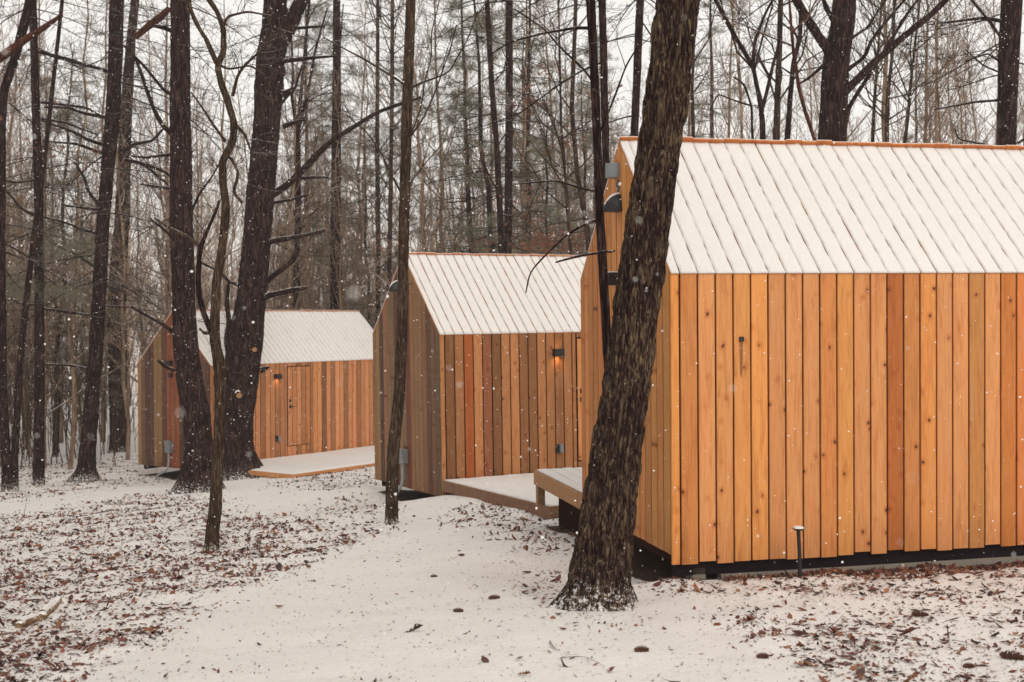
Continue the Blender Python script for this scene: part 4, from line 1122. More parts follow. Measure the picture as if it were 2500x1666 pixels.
# middle distance, each measured
def mid(label, L, y, mat='bark_mid', dead=0, twig=0, name='tree', dl=(1.0, 3.0), dfrom=.3, **kw):
    root, P, R, org = hero(name, label, [L[0]] + list(L), None, M[mat], furrow=.006, flare=.15, nside=kw.get('ns', 20), step=.09, y=y, seed=int(L[0][0]) % 50, extra=kw.get('extra', 4))
    if dead: dead_branches(root, org, P, R, M[mat], rs, dfrom, .98, dead, dl, r=.016, minr=.0035)
    if twig: twig_set(root, org, [(P[1:], R[1:])], M[mat], rs, twig, kw.get('tl', 2.0), 2, .02, kw.get('up', .6), .0035, name='branches', spread=.7)
    return root, P, R, org
mid('dark pine rising behind the middle of the farthest roof', [(820, 770, 14), (820, 650, 13.5), (819, 536, 12.8), (822, 268, 11), (822, 0, 9)], 39, 'bark_dark', dead=46, name='pine_tree')
r_, P, R, org = mid('slim tree with rising forks behind the farthest roof, beside the forked giant', [(724, 770, 9), (725, 650, 8.5), (728, 480, 7.5), (727, 320, 6.5), (735, 230, 4)], 38, 'bark_dark', dead=14, twig=3, name='forked_tree')
c_ = [sub_limb(r_, org, l, 38, M['bark_dark']) for l in ([(727, 330, 5), (712, 240, 4), (715, 140, 3), (700, 20, 2.4)], [(730, 310, 5), (752, 230, 4), (768, 130, 3), (800, 20, 2.2)])]
twig_set(r_, org, c_, M['bark_dark'], rs, 4, .9, 1, .008, .5, .0035)
mid('slim pole-like tree left of the maple, behind the middle cabin', [(923, 780, 6), (923, 560, 6), (921, 360, 5.5), (922, 100, 4.5)], 40, 'bark_mid', dead=24, twig=2)
mid('pale straight tree rising behind the maple at the top', [(950, 700, 5.5), (957, 260, 5.2), (958, 0, 4.5)], 38, 'bark_mid', dead=10, twig=3)
mid('slender tree leaning left behind the middle cabin roof', [(1226, 640, 8), (1214, 375, 7.5), (1201, 215, 7), (1189, 0, 6.5)], 30, 'bark_dark', dead=26, twig=1, name='leaning_tree')
mid('darker of two close trees behind the middle cabin roof', [(1240, 640, 10), (1243, 300, 9.5), (1243, 0, 9)], 33, 'bark_dark', dead=34, name='pine_tree')
mid('crooked tree behind the right end of the middle roof', [(1440, 640, 7), (1434, 560, 6.5), (1410, 430, 6), (1396, 268, 5.5), (1406, 0, 5)], 29, 'bark_mid', dead=16, twig=1, name='crooked_tree')
mid('trunk half hidden right behind the thin dark one at the gable', [(1480, 430, 9), (1476, 250, 9.5), (1470, 0, 9.5)], 17, 'bark_dark', dead=14, dfrom=.55, name='pine_tree')
mid('dark trunk between the thin dark one and the leaning oak at the top', [(1548, 340, 10), (1556, 160, 10), (1563, 0, 10)], 24, 'bark_dark', dead=22, dfrom=.5, name='pine_tree')
mid('short thin tree just right of the leaning oak above the ridge', [(1693, 350, 5), (1690, 210, 4.2), (1695, 100, 3)], 26, 'bark_mid', twig=2)
# big tree over the ridge
r_, P, R, org = mid('thickest tree above the nearest roof, with big forking limbs', [(2027, 380, 37), (2030, 355, 35), (2035, 268, 34), (2040, 160, 32), (2058, 60, 29), (2062, 0, 28)], 22, 'bark_dark', name='maple_tree', ns=48)
c_ = [sub_limb(r_, org, l, 21.9, M['bark_dark'], sides=10) for l in (
    [(2025, 130, 14), (2014, 107, 12), (1980, 55, 10.5), (1945, 0, 10), (1920, -40, 8)], [(2060, 225, 14), (2085, 200, 10), (2121, 166, 8.5), (2175, 118, 8), (2240, 62, 7.5), (2314, -5, 6.5)],
    [(2062, 300, 7), (2080, 262, 5.5), (2127, 182, 4.5), (2172, 110, 4.2), (2210, 50, 3.8), (2250, -5, 3)], [(2070, 170, 6), (2100, 145, 4.5), (2140, 80, 4), (2210, -5, 3)],
    [(2070, 100, 4), (2120, 60, 3), (2160, 0, 2)], [(2040, 60, 7), (2020, 20, 6), (2005, -20, 5)], [(2010, 160, 4), (1975, 190, 3.4), (1950, 205, 2.4)])]
twig_set(r_, org, c_, M['bark_mid'], rs, 3, 1.0, 1, .01, .3, .0028)
root, P, R, org = mid('thick dark pine at the far right above the ridge', [(2457, 390, 23), (2458, 340, 22.5), (2462, 160, 24), (2470, 0, 25)], 23, 'bark_dark', dead=16, dfrom=.55, name='pine_tree', ns=36, dl=(1, 2.2))
c_ = [sub_limb(root, org, l, 22.8, M['bark_dark']) for l in (
    [(2445, 52, 5), (2400, 42, 4), (2340, 50, 3), (2262, 60, 1.6)], [(2442, 90, 4), (2420, 60, 3.5), (2370, 0, 3)], [(2440, 150, 3), (2410, 130, 2.4), (2355, 150, 1.5)], [(2437, 245, 3.4), (2380, 250, 2.6), (2280, 268, 1.6)],
    [(2440, 362, 3), (2400, 352, 2.6), (2340, 340, 2), (2332, 316, 1.5)], [(2485, 350, 3), (2500, 340, 2.6), (2540, 330, 1.6)], [(2435, 175, 2.5), (2400, 160, 2), (2360, 120, 1.4)])]
twig_set(root, org, c_, M['bark_dark'], rs, 6, .6, 1, .006, .3, .0028)
r_, P, R, org = mid('tree with a deep V fork above the nearest roof, right of the oak', [(1862, 400, 8), (1862, 300, 7), (1856, 250, 6.5), (1848, 210, 5.5), (1838, 161, 5.5), (1822, 135, 5.5), (1787, 76, 5.5), (1765, 35, 5), (1746, 0, 4.5)], 21, 'bark_dark', name='forked_tree', twig=1)
c_ = [sub_limb(r_, org, l, 21, M['bark_dark']) for l in ([(1862, 262, 5), (1875, 220, 4.5), (1890, 150, 4), (1905, 90, 3)], [(1838, 160, 4.5), (1848, 95, 4), (1865, 45, 3.5), (1890, -5, 3)], [(1838, 350, 3.4), (1836, 270, 3), (1820, 205, 2.6), (1792, 188, 2)], [(1832, 258, 2.5), (1790, 245, 2), (1752, 230, 1.8), (1730, 270, 1.3)])]
twig_set(r_, org, c_, M['bark_mid'], rs, 3, .8, 1, .006, .3, .0028)
mid('straight trunk between the V fork and the thickest tree', [(1893, 400, 9), (1900, 200, 7.5), (1904, 90, 7), (1906, 0, 6.5)], 24, 'bark_mid', twig=2, dead=10, dfrom=.5)
mid('curved trunk just left of the thickest tree above the ridge', [(1919, 400, 8), (1922, 344, 7.5), (1930, 230, 6.5), (1936, 160, 6), (1953, 92, 5.5), (1955, 34, 5), (1943, 0, 5)], 25, 'bark_dark', twig=2)
mid('thin reddish stem crossing in front of the curved trunk', [(1992, 380, 5), (1990, 344, 4.5), (1966, 275, 4.5), (1950, 213, 4.5), (1939, 138, 4.5), (1932, 69, 3.5), (1927, 0, 3)], 21.2, 'bark_red', twig=1)
mid('thin straight tree right of the big limbs, above the ridge', [(2165, 400, 6.5), (2165, 330, 5.5), (2167, 240, 5), (2180, 120, 4), (2184, 0, 3)], 28, 'bark_mid', twig=4, up=.5)
mid('second thin tree right of the big limbs, slightly forked', [(2202, 400, 5), (2215, 300, 4.4), (2226, 180, 3.6), (2242, 40, 2.6)], 29, 'bark_mid', twig=4, up=.5)
mid('thin tree under the big right-hand limb', [(2128, 400, 5), (2134, 260, 4.4), (2142, 150, 3)], 31, 'bark_mid', twig=3, up=.5)
mid('bushy young tree with rusty leaves behind the middle roof', [(1395, 640, 4), (1385, 500, 4), (1370, 300, 3.4), (1366, 120, 2.6)], 26, 'bark_mid', twig=3)

# ---- forest: bare trees and pines, shared meshes, each its own tree
def proto_bare(seed, H=15, lean=.02, r0=.14, nl=26):
    r_ = random.Random(seed); T = Tubes(); n = 12
    P = np.array([[0, 0, -.3]] + [[lean * H * (q / n) + r_.gauss(0, .06), r_.gauss(0, .06), H * q / n] for q in range(1, n + 1)]); R = r0 * np.linspace(1, .12, n + 1)
    T.add(P, R, 7); tr = T; B = Tubes()
    for q in range(nl):
        f = r_.uniform(.10, .97); p, r1 = along(P, R, f); a = r_.uniform(0, 6.28)
        limb(B, p, (math.cos(a), math.sin(a), r_.uniform(.3, 1.8)), H * r_.uniform(.14, .3) * (1.25 - f), max(r1 * .42, .01), r_, 2, .5, .14, 5, 6, .5, 4, .0045, .75)
    return tr, B
def proto_pine(seed, H=17, r0=.16, live=.55):
    r_ = random.Random(seed); T = Tubes(); n = 12
    P = np.array([[0, 0, -.3]] + [[r_.gauss(0, .05), r_.gauss(0, .05), H * q / n] for q in range(1, n + 1)]); R = r0 * np.linspace(1, .15, n + 1); T.add(P, R, 7)
    B = Tubes(); pts = []
    for q in range(90):
        f = r_.uniform(.12, .98); p, r1 = along(P, R, f); a = r_.uniform(0, 6.28); L = H * .17 * (1.15 - .8 * f) * r_.uniform(.5, 1.1)
        b_ = pine_branch(B, p, (math.cos(a), math.sin(a), .12 if f > live else -.05), L, .018, r_, twigs=7, minr=.0045, sub=False)
        if f > live:
            for z in range(9):
                g_ = r_.uniform(.35, 1); pp, _ = along(b_, np.ones(len(b_)), g_); pts.append(pp + np.array([r_.gauss(0, .18), r_.gauss(0, .18), r_.gauss(0, .07)]))
    Vs = []; needles(Vs, np.array(pts), 34, .15, seed, .0055)
    return T, B, Vs

BARE = []; PINE = []
for q in range(6):
    T, B = proto_bare(100 + q, H=(13, 15, 11, 16, 12, 14)[q], lean=(.02, -.05, .08, 0, -.02, .04)[q], r0=(.07, .09, .05, .10, .06, .08)[q], nl=(34, 38, 30, 40, 32, 34)[q])
    BARE.append((T.mesh('trunk', M['bark_woods']), B.mesh('crown', M['bark_woods'])))
for q in range(3):
    T, B, Vs = proto_pine(200 + q, H=(16, 18, 13)[q], r0=(.15, .17, .11)[q], live=(.34, .5, .16)[q])
    PINE.append((T.mesh('trunk', M['bark_dark']), B.mesh('branches', M['bark_dark']), tri_mesh('crown', Vs, M['needle'])))

def clear(x, y, m=1.2):
    for k in 'ABC':
        cx, cy, _, yaw, _, _ = CAB[k]; dx, dy = x - cx, y - cy
        s = dx * math.cos(yaw) + dy * math.sin(yaw); t = -dx * math.sin(yaw) + dy * math.cos(yaw)
        if -m < s < CL + m and -3.4 < t < CW + m + 1.2: return False
    return True
placed = []
def scatter(n, y0, y1, kind, u0, u1, gap=.8):
    out = []; tries = 0
    while len(out) < n and tries < n * 60:
        tries += 1
        y = math.sqrt(rs.uniform(y0 * y0, y1 * y1)); u = rs.uniform(u0, u1); x = (u - CX) / F * y
        if not clear(x, y) or any((x - a) ** 2 + (y - b_) ** 2 < gap * gap for a, b_ in placed): continue
        placed.append((x, y)); out.append((x, y))
    for x, y in out: place_tree(kind, x, y)

def place_tree(kind, x, y, q=None):
    if True:
        z = float(ground_z(x, y)) - .05
        u = CX + F * x / y
        where = 'in front of the clearing' if y < 23 else 'at the left of the farthest cabin' if u < 480 else 'behind the farthest cabin' if u < 1000 else 'behind the middle cabin' if u < 1560 else 'beyond the ridge of the nearest cabin'
        if kind == 'bare': ms = rs.choice(BARE); lab = 'bare grey-brown tree of the woods ' + where; grp = 'bare trees ' + where; nm = 'bare_tree'
        else: ms = rs.choice(PINE) if q is None else PINE[q]; lab = 'dark pine with soft green needles in the woods ' + where; grp = 'green pines ' + where; nm = 'woods_pine_tree'
        o = thing(nm, lab, 'tree', (x, y, z), grp); o.rotation_euler = (rs.gauss(0, .03), rs.gauss(0, .03), rs.uniform(0, 6.28)); s = rs.uniform(.75, 1.2); o.scale = (s, s, s)
        for me in ms: link(me.name.split('.')[0], me, o, **({} if me.name.startswith('trunk') else {'kind': 'stuff'}))
scatter(24, 31, 46, 'bare', -250, 560)
scatter(34, 37, 52, 'bare', 560, 1500)
scatter(20, 28, 48, 'bare', 1650, 2700)
scatter(50, 44, 66, 'bare', -200, 1650)
scatter(18, 46, 66, 'bare', 1650, 2700)
for u, y, q in ((742, 44, 2), (795, 50, 0), (862, 47, 2), (905, 43, 2), (700, 55, 0), (1163, 42, 0), (1225, 38, 2), (1290, 40, 0), (1345, 36, 2), (1400, 42, 0), (1455, 38, 2), (560, 42, 2), (500, 47, 0), (130, 38, 2), (1010, 60, 0), (1060, 63, 2), (1760, 33, 2), (1850, 36, 0), (2330, 40, 2), (2420, 46, 2)):
    place_tree('pine', (u - CX) / F * y, y, q) if (int(u) % 2) or u < 150 or 1200 < u < 1300 else None
scatter(2, 50, 62, 'pine', -250, 420)
scatter(3, 46, 62, 'pine', 560, 1000)
scatter(3, 46, 62, 'pine', 1130, 1500)
scatter(3, 40, 56, 'pine', 1700, 2300)
scatter(14, 4, 22, 'pine', -2600, -600, 1.5)
scatter(14, 11, 24, 'bare', 3300, 5600, 1.5)

# far wood: reads as one mass
def far_wood(name, n, y0, y1, u0, u1, H0, H1, seed, label):
    rg = np.random.default_rng(seed); T = Tubes(); r_ = random.Random(seed)
    for q in range(n):
        y = math.sqrt(r_.uniform(y0 * y0, y1 * y1)); x = (r_.uniform(u0, u1) - CX) / F * y; z = float(ground_raw(x, y)); H = r_.uniform(H0, H1); lx, ly = r_.gauss(0, .09) * H, r_.gauss(0, .05) * H
        P = np.array([[x, y, z - .2], [x + lx * .4, y + ly * .3, z + H * .4], [x + lx * .8, y + ly * .8, z + H * .75], [x + lx, y + ly, z + H]]); w = r_.uniform(.035, .10)
        T.add(P, w * np.array([1, .75, .45, .15]), 4)
        for b_ in range(20):
            f = r_.uniform(.06, .95); p, _ = along(P, P[:, 0], f); a = r_.uniform(0, 6.28); d = unit([math.cos(a), math.sin(a), r_.uniform(.5, 2)]); l = H * r_.uniform(.1, .26) * (1.2 - f)
            p1 = p + d * l * .5; d2 = unit(d + [r_.gauss(0, .25), r_.gauss(0, .25), .25]); p2 = p1 + d2 * l * .5
            T.add(np.array([p, p1, p2]), w * np.array([.28, .18, .08]), 3)
            for c in range(4):
                s = p + (p2 - p) * r_.uniform(.2, 1); e = unit(d + np.array([r_.gauss(0, .6), r_.gauss(0, .6), r_.gauss(.2, .4)])); l3 = l * r_.uniform(.25, .6)
                T.add(np.array([s, s + e * l3 * .5 + [0, 0, .03 * l3], s + e * l3 + [0, 0, .12 * l3]]), np.array([.012, .010, .006]), 3)
    o = link(name, T.mesh(name, M['bark_far']), kind='stuff'); o['label'] = label; o['category'] = 'woods'
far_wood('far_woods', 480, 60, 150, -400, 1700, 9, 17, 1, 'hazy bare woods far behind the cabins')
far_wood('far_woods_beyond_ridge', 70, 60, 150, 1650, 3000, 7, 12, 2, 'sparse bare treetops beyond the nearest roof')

# undergrowth: thin saplings and brush
def brush(name, n, spans, H, seed, label, r=.006, mat='twig_brown'):
    r_ = random.Random(seed); T = Tubes()
    for (u0, u1, y0, y1, share) in spans:
        for q in range(int(n * share)):
            y = r_.uniform(y0, y1); x = (r_.uniform(u0, u1) - CX) / F * y
            if not clear(x, y, .3): continue
            z = float(ground_raw(x, y)); h = r_.uniform(*H)
            limb(T, (x, y, z - .05), (r_.gauss(0, .15), r_.gauss(0, .15), 1), h, r * r_.uniform(.8, 2) * h / 2, r_, 2 if h > 1.6 else 1, .5, .07, 6, 7, .4, 3, .003, .6)
    o = link(name, T.mesh(name, M[mat]), kind='stuff'); o['label'] = label; o['category'] = 'undergrowth'
brush('undergrowth', 620, [(-200, 330, 32, 56, .55), (560, 1450, 40, 60, .45)], (1.0, 5.5), 3, 'thin leafless saplings and brush between the trunks of the woods')

# rusty leaves that hang on in the young beeches
r_ = random.Random(8); rg = np.random.default_rng(8); Vs = []
for (u0, u1, v0, v1, y, n) in ((1270, 1470, 120, 620, 27, 420), (1180, 1420, 570, 620, 31, 500), (930, 980, 590, 610, 34, 60), (1150, 1220, 330, 420, 33, 60), (-20, 250, 150, 480, 27, 90)):
    c = [(r_.uniform(u0, u1), r_.uniform(v0, v1)) for _ in range(12)]
    P = []
    for q in range(n):
        a = r_.choice(c); P.append(at_y(a[0] + r_.gauss(0, 28), a[1] + r_.gauss(0, 16), y + r_.gauss(0, 1.5)))
    P = np.array(P); D = rg.normal(0, 1, (n, 3)); D /= np.linalg.norm(D, axis=1)[:, None]; S = np.cross(D, rg.normal(0, 1, (n, 3))); S /= np.linalg.norm(S, axis=1)[:, None]
    l = rg.uniform(.03, .06, (n, 1)); Vs.append(np.stack([P - D * l, P + S * l * .5, P + D * l, P - D * l, P + D * l, P - S * l * .5], 1).reshape(-1, 3))
o = link('beech_leaves', tri_mesh('beech_leaves', Vs, M['dry_leaf']), kind='stuff'); o['label'] = 'rusty dead leaves still hanging on the young beeches'; o['category'] = 'leaves'
# ------------------------------------------------------------------ leaf litter
def leaf_template(kind):
    if kind == 'bit': # folded sliver
        V = np.array([[-1, 0, 0], [0, -.32, .12], [1, 0, .0], [0, .34, .10]]); Fc = [(0, 1, 2), (0, 2, 3)]
    elif kind == 'curl':
        V = np.array([[-1, 0, .15], [-.3, -.4, .0], [.4, -.42, .1], [1, 0, .35], [.4, .42, .22], [-.3, .4, .18], [0, 0, -.06]]); Fc = [(6, 0, 1), (6, 1, 2), (6, 2, 3), (6, 3, 4), (6, 4, 5), (6, 5, 0)]
    else: # lobed oak leaf
        out = [(-1.0, .0), (-.72, .16), (-.62, .40), (-.42, .18), (-.22, .52), (-.02, .22), (.22, .58), (.40, .22), (.62, .42), (.74, .16), (1.0, .0)]
        pts = out + [(x, -y) for x, y in out[1:-1][::-1]]
        V = np.array([[x, y, .28 * abs(y) + .12 * x * x + .1 * math.sin(3 * x)] for x, y in pts] + [[0, 0, -.02], [-.5, 0, .0], [.5, 0, .02]])
        n = len(pts); Fc = []
        for i in range(n):
            j = (i + 1) % n; mx = (pts[i][0] + pts[j][0]) / 2; c = n + (1 if mx < -.25 else 2 if mx > .25 else 0); Fc.append((c, i, j))
        Fc += [(n, n + 1, 4), (n, n + 2, 6)]
    return V, np.array(Fc)

PALL = np.array([(.060, .012, .009), (.10, .022, .012), (.16, .040, .018), (.22, .070, .028), (.07, .028, .018), (.30, .12, .05), (.040, .012, .010), (.13, .032, .018), (.20, .085, .045)])
def litter_mesh(name, kind, XY, size, seed, label, tilt=.3, lift=.004, pal=PALL):
    rg = np.random.default_rng(seed); V0, F0 = leaf_template(kind); n = len(XY)
    z = ground_z(XY[:, 0], XY[:, 1])
    a = rg.uniform(0, 2 * math.pi, n); tx, ty = rg.normal(0, tilt, n), rg.normal(0, tilt, n); s = (size[0] + size[1]) / 2 * np.clip(rg.lognormal(-.05, .38, n), .4, 2.3)
    V = V0[None] * s[:, None, None] * np.stack([np.ones(n), rg.uniform(.6, 1.3, n), rg.uniform(.4, 1.8, n) * rg.choice([-1, 1], n)], -1)[:, None, :]
    x, y, zz = V[..., 0], V[..., 1], V[..., 2]
    y, zz = y * np.cos(tx)[:, None] - zz * np.sin(tx)[:, None], y * np.sin(tx)[:, None] + zz * np.cos(tx)[:, None]
    x, zz = x * np.cos(ty)[:, None] + zz * np.sin(ty)[:, None], -x * np.sin(ty)[:, None] + zz * np.cos(ty)[:, None]
    x, y = x * np.cos(a)[:, None] - y * np.sin(a)[:, None], x * np.sin(a)[:, None] + y * np.cos(a)[:, None]
    W_ = np.stack([x + XY[:, 0:1], y + XY[:, 1:2], zz + z[:, None] + lift + s[:, None] * .10], -1).reshape(-1, 3)
    Fc = (F0[None] + (np.arange(n) * len(V0))[:, None, None]).reshape(-1, 3)
    me = mesh_from(name, W_, Fc, M['leaf'])
    c = pal[rg.integers(0, len(pal), n)] * rg.uniform(.7, 1.3, (n, 1)); c = np.concatenate([c, np.ones((n, 1))], 1)
    ca = me.color_attributes.new('col', 'FLOAT_COLOR', 'POINT'); ca.data.foreach_set('color', np.repeat(c, len(V0), 0).astype(np.float32).ravel())
    o = link(name, me, kind='stuff'); o['label'] = label; o['category'] = 'leaves'; return o

def sample(n, y0, y1, power, seed, base=0.0, clump=.5, maxx=9):
    rg = np.random.default_rng(seed); y = np.exp(rg.uniform(math.log(y0), math.log(y1), n * 4)) if power else rg.uniform(y0, y1, n * 4)
    x = rg.uniform(-1, 1, n * 4) * (2.8 + .48 * y); z = ground_raw(x, y); j_ = .035 + .009 * y; L = litter(x + rg.normal(0, 1, len(x)) * j_, y + rg.normal(0, 1, len(x)) * j_ * 1.3, z)
    cl = np.clip(.5 + .9 * vnoise(x * 2.3, y * 2.3, seed=33) + .5 * vnoise(x * 7, y * 7, seed=34), 0, 1.3)
    pr = (L - .05) * (1 - clump + clump * cl) + base
    pr *= 1 - np.maximum.reduce([footprint(k, x, y, -.1) for k in 'ABC'])
    keep = rg.uniform(0, 1.1, n * 4) < pr
    return np.stack([x, y], -1)[keep]
litter_mesh('leaf_crumbs', 'bit', sample(46000, 6, 36, 1, 51, .035, .6), (.008, .020), 61, 'small dark crumbs of dead leaves all over the snow')
litter_mesh('dead_leaves', 'curl', sample(14500, 6, 36, 1, 52, .006, .75), (.014, .036), 62, 'curled brown dead leaves poking through the snow')
litter_mesh('far_leaves', 'curl', sample(15000, 12, 36, 0, 57, .004, .6), (.017, .040), 67, 'brown leaves around the feet of the trees at the back', tilt=.45, lift=.012)
litter_mesh('oak_leaves', 'oak', sample(2000, 6.3, 26, 1, 53, .006, .8), (.026, .050), 63, 'lobed red-brown oak leaves lying on the snow', tilt=.35)
XYn = sample(12000, 6, 16, 1, 54, .30, .2)
litter_mesh('pine_needle_bits', 'bit', XYn, (.004, .010), 64, 'tiny needle bits sprinkled on the snow', tilt=.15)
# drifts of leaves against the nearest cabin's foot and under the deck
rg = np.random.default_rng(9); pts = []
for q in range(1500):
    s = rg.uniform(.4, 4.2); t = -.02 - abs(rg.normal(0, .16)); p = cab_pt('C', s, t, 0); pts.append(p[:2])
for q in range(700):
    p = cab_pt('B', rg.uniform(.6, 3.2), -3.12 - abs(rg.normal(0, .25)), 0); pts.append(p[:2])
for q in range(260):
    p = cab_pt('A', rg.uniform(.0, 5), -2.65 - abs(rg.normal(0, .12)), 0); pts.append(p[:2])
litter_mesh('leaf_drift', 'curl', np.array(pts), (.014, .034), 65, 'drift of dead leaves along the foot of the cabins and deck', tilt=.6, lift=.01)
# leaves blown onto the farthest deck
# named leaves and cones seen singly in the foreground
def lone_leaf(u, v, s, label, col, kind='oak', rot=0.0, group=None):
    p = gp(u, v); V0, F0 = leaf_template(kind)
    V = V0 * s * [1, 1, 1.3]; me = mesh_from('oak_leaf', V, F0, M['leaf'])
    ca = me.color_attributes.new('col', 'FLOAT_COLOR', 'POINT'); ca.data.foreach_set('color', np.tile(np.array(col + (1,), np.float32), len(V0)))
    o = thing('oak_leaf', label, 'leaf', (p[0], p[1], p[2] + .012), group, me); o.rotation_euler = (rs.gauss(0, .2), rs.gauss(0, .2), rot); return o
lone_leaf(1010, 1541, .075, 'flat dark maroon leaf alone on the clean snow, lower middle', (.045, .010, .012), rot=.2)
lone_leaf(1268, 1616, .035, 'small rust leaf on clean snow near the bottom edge', (.20, .07, .02), rot=.8)
lone_leaf(1280, 1650, .042, 'orange-brown leaf at the bottom edge below the forked twig', (.26, .12, .04), rot=-.3)
lone_leaf(2205, 1552, .10, 'long curled red-brown leaf in the lower right snow', (.13, .03, .015), rot=-.4)
lone_leaf(1826, 1520, .075, 'reddish leaf under crossed twigs below the cabin', (.17, .045, .018), rot=.5)
lone_leaf(2040, 1548, .095, 'large rusty leaf standing up in the leaf patch below the cabin', (.15, .04, .018), rot=1.2)
lone_leaf(2260, 1416, .085, 'large dark oak leaf near the cabin foot at the right', (.16, .05, .02), rot=.1)
lone_leaf(332, 1342, .09, 'dark red leaf standing up left of the crooked tree', (.08, .014, .013), rot=.6)
lone_leaf(632, 1338, .085, 'dark red leaf right of the crooked tree foot', (.075, .012, .012), rot=2.1)
lone_leaf(280, 1365, .04, 'small round ochre leaf in the left litter', (.25, .12, .04), 'curl', rot=1.)
lone_leaf(1497, 1497, .05, 'brown leaf against the foot of the leaning oak', (.12, .06, .03), rot=1.)
lone_leaf(1493, 1640, .04, 'small leaf in the snow at the bottom right of the oak', (.2, .08, .03), rot=1.)

def cone(u, v, L, label, rot):
    p = gp(u, v); Vv = []; Ff = []; n = 13
    core = Tubes(); zs_ = np.linspace(0, L, 7); core.add(np.stack([zs_, 0 * zs_, 0 * zs_], -1), L * np.array([.06, .08, .10, .10, .08, .06, .02]), 8)
    cV, cF = core.arrays(); Vv = list(cV); Ff = [tuple(f) for f in cF]
    for r_i in range(n):
        x = L * (.04 + .9 * r_i / n); rad = L * .145 * math.sin(math.pi * (.15 + .8 * r_i / n)) + .002; k = 6
        for q in range(k):
            a = 2 * math.pi * q / k + r_i * 2.4; ca_, sa_ = math.cos(a), math.sin(a); w = L * .075
            base = len(Vv); t_ = (-sa_, ca_)
            Vv += [(x, ca_ * rad * .7 - t_[0] * w, sa_ * rad * .7 - t_[1] * w), (x, ca_ * rad * .7 + t_[0] * w, sa_ * rad * .7 + t_[1] * w),
                   (x + L * .09, ca_ * rad * 1.9 + t_[0] * w * .7, sa_ * rad * 1.9 + t_[1] * w * .7), (x + L * .09, ca_ * rad * 1.9 - t_[0] * w * .7, sa_ * rad * 1.9 - t_[1] * w * .7)]
            Ff.append((base, base + 1, base + 2, base + 3))
    me = mesh_from('pine_cone', [tuple(v_) for v_ in Vv], Ff, M['cone'])
    o = thing('pine_cone', label, 'pine cone', (p[0], p[1], p[2] + L * .14), 'pine cones on the snow', me); o.rotation_euler = (0, .05, rot); o.scale = (.92, .92, .92)
M['cone'] = plain('brown_pine_cone', (.22, .10, .06), .8, vary=.7, scale=60)
cone(1192, 1464, .105, 'pine cone on snow left of the leaning oak, near the litter', .25)
cone(1106, 1495, .085, 'tan pine cone alone on clean snow in the lower middle', .1)
cone(1548, 1596, .10, 'pine cone right of the forked twig at the bottom', .08)
cone(1846, 1606, .085, 'upturned pine cone on clean snow, lower right', .1)
cone(2225, 1505, .125, 'long pine cone on the snow below the right part of the cabin', -.25)
cone(2440, 1612, .15, 'long thin pine cone near the lower right corner', -.45)
cone(1051, 1412, .07, 'thin cone flat on clean snow beyond the tan one', .1)
cone(2350, 1625, .075, 'small dark cone left of the long one at the lower right', .0)
cone(305, 1548, .055, 'small dark cone at the edge of the left litter', 1.0)

# twigs lying about
def twig(lines, label, r=.004, mat='twig_dark', z=.012, name='fallen_twig', lift=None):
    T = Tubes(); p0 = gp(*lines[0][0][:2])
    for L in lines:
        P = []
        for q, c in enumerate(L):
            p = gp(c[0], c[1]) if len(c) == 2 else None
            if p is None: p = gp(c[0], c[1] + c[2]); h = c[2] / F * p[1]; p = at_y(c[0], c[1], p[1])
            else: p = p + [0, 0, z]
            P.append(p)
        P = np.array(P); n = max(6, len(P)); t = np.linspace(0, 1, n); tt = np.linspace(0, 1, len(P)); C = np.stack([np.interp(t, tt, P[:, k]) for k in range(3)], 1)
        T.add(C, r * np.linspace(1, .4, n) * (1 if L is lines[0] else .7), 6)
    me = T.mesh(name, M[mat], p0); return thing(name, label, 'twig', p0, None, me)
twig([[(1367, 1613), (1400, 1608), (1440, 1612), (1475, 1632)], [(1367, 1613), (1385, 1604), (1412, 1604)], [(1432, 1611), (1437, 1620), (1440, 1630)]], 'thin forked dead twig lying on clean snow at the bottom', .0028)
twig([[(1343, 1568), (1350, 1580), (1358, 1590)]], 'short thick twig piece standing near the forked twig', .006)
twig([[(2315, 1555, 0), (2314, 1540, 15), (2312, 1524, 31)], [(2314, 1535, 20), (2322, 1528, 27)]], 'short broken reddish stem sticking up from the snow at the right', .005, 'bark_red')
twig([[(2325, 1560), (2345, 1563), (2365, 1570)]], 'thin twig flat on the snow beside the broken stem', .003)
twig([[(1828, 1492, 30), (1850, 1510, 12), (1875, 1525, 2)]], 'dark twig leaning over the reddish leaf', .004)
twig([[(2018, 1538, 4), (2040, 1520, 20), (2060, 1500, 38)], [(2035, 1540, 2), (2060, 1518, 20), (2080, 1508, 32)]], 'pair of thin twigs rising from the leaf patch', .003, 'twig_brown')
twig([[(2000, 1478, 3), (2003, 1464, 18)], [(1955, 1452), (1980, 1468), (2000, 1480)]], 'small forked twig on the snow before the cabin', .003)
twig([[(165, 1262), (200, 1262), (262, 1252), (290, 1250)]], 'long dark fallen branch in the left leaf litter', .012, z=.02)
twig([[(58, 1262, 1), (65, 1222, 40), (72, 1195, 66)], [(65, 1225, 37), (62, 1205, 58)]], 'thin upright sprout beside the clean snow track at the left', .005, 'twig_dark')
twig([[(90, 1105, 2), (75, 1060, 50), (60, 1000, 110), (52, 960, 150)]], 'thin dark sapling stem between the left trunks', .010, 'twig_dark')
twig([[(1070, 1287), (1100, 1276), (1125, 1273), (1150, 1280)]], 'thin pale bent twig on the snow before the middle deck', .003, 'twig_brown')
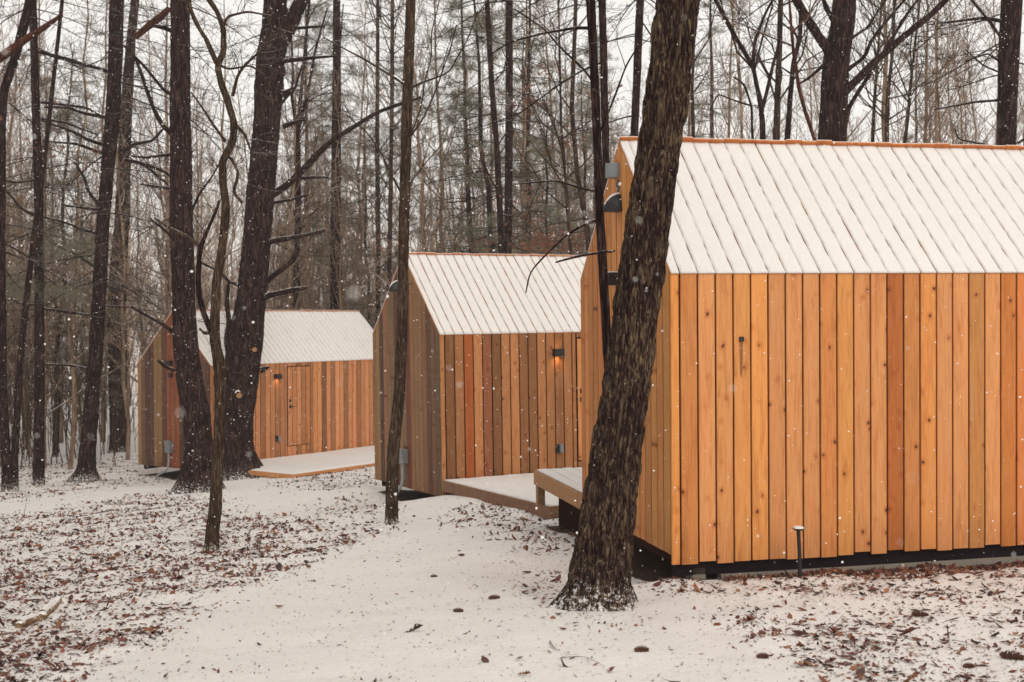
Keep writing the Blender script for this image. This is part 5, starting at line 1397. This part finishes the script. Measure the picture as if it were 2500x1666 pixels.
# fallen log pieces under snow
def log(u0, v0, u1, v1, r, label):
    a = gp(u0, v0); b_ = gp(u1, v1); a = a + [0, 0, r * .6]; b_ = b_ + [0, 0, r * .6]; n = 14; t = np.linspace(0, 1, n)[:, None]
    C = a + (b_ - a) * t; C[:, 2] += .01 * vnoise(t[:, 0] * 4, t[:, 0] * 0 + r * 90, seed=71); R = r * (1 + .15 * vnoise(t[:, 0] * 6, t[:, 0] * 0, seed=72)); R[0] *= .7; R[-1] *= .8
    root = thing('fallen_log', label, 'log', a, None)
    V = tube_arrays(C, R, 14); i = np.arange(n - 1)[:, None] * 14; j = np.arange(14)[None]; j2 = (j + 1) % 14
    Fc = [tuple(q) for q in np.stack([i + j, i + j2, i + 14 + j2, i + 14 + j], -1).reshape(-1, 4)] + [tuple(range(13, -1, -1)), tuple(range((n - 1) * 14, n * 14))]
    link('bark', mesh_from('bark', V - a, Fc, M['log'], False), root)
    T = Tubes(); T.add(C[1:-4] + [0, .004, r * .62], R[1:-4] * .68, 10); link('snow_cap', T.mesh('snow_cap', M['snow'], a), root)
log(45, 1532, 92, 1512, .035, 'short pale log under snow, lower of the pair at the left')
log(100, 1508, 142, 1478, .042, 'pale broken log end showing orange wood, upper of the pair at the left')

# ------------------------------------------------------------------ falling snow
rg = np.random.default_rng(78); ico = []
t_ = (1 + 5 ** .5) / 2
iv = np.array([(-1, t_, 0), (1, t_, 0), (-1, -t_, 0), (1, -t_, 0), (0, -1, t_), (0, 1, t_), (0, -1, -t_), (0, 1, -t_), (t_, 0, -1), (t_, 0, 1), (-t_, 0, -1), (-t_, 0, 1)]); iv /= np.linalg.norm(iv[0])
if_ = np.array([(0, 11, 5), (0, 5, 1), (0, 1, 7), (0, 7, 10), (0, 10, 11), (1, 5, 9), (5, 11, 4), (11, 10, 2), (10, 7, 6), (7, 1, 8), (3, 9, 4), (3, 4, 2), (3, 2, 6), (3, 6, 8), (3, 8, 9), (4, 9, 5), (2, 4, 11), (6, 2, 10), (8, 6, 7), (9, 8, 1)])
n = 55000; y = rg.uniform(.75 ** 3, 26 ** 3, n) ** (1 / 3)
keep = rg.uniform(0, 1, n) < np.clip(1.0 / (y / 13) ** 1.2, 0, 1); y = y[keep]
y = np.concatenate([y, rg.uniform(.8, 3.0, 34)]); n = len(y)
x = rg.uniform(-.55, .55, n) * y; z = rg.uniform(-.36, .36, n) * y
ok = z > ground_raw(x, y) + .05; x, y, z = x[ok], y[ok], z[ok]; n = len(x)
s = rg.lognormal(math.log(.0018), .6, n) * np.clip(y / 6, .75, 1.25); s = np.where(y < 3, np.minimum(s, .0021), np.minimum(s, .006))
V = iv[None] * (s[:, None, None] * rg.uniform(.75, 1.35, (n, 1, 3))) + np.stack([x, y, z], -1)[:, None, :]
Fc = (if_[None] + (np.arange(n) * 12)[:, None, None]).reshape(-1, 3)
me = mesh_from('falling_snow', V.reshape(-1, 3), Fc, M['flake'], True)
o = link('falling_snow', me, kind='stuff'); o['label'] = 'snowflakes falling through the air everywhere'; o['category'] = 'snow'

# ------------------------------------------------------------------ haze of the snowfall
HZ = 0.0008
m = bpy.data.materials.new('snowfall_haze'); m.use_nodes = True; nn = m.node_tree; nn.nodes.clear()
ou = nn.nodes.new('ShaderNodeOutputMaterial'); pv = nn.nodes.new('ShaderNodeVolumePrincipled')
pv.inputs['Color'].default_value = (.95, .93, .90, 1); pv.inputs['Density'].default_value = HZ; pv.inputs['Anisotropy'].default_value = 0.0
nn.links.new(pv.outputs[0], ou.inputs['Volume'])
V, Fc = box((-560, -12, -8), (560, 275, 26)); link('haze', mesh_from('haze', V, Fc, m), kind='stuff')
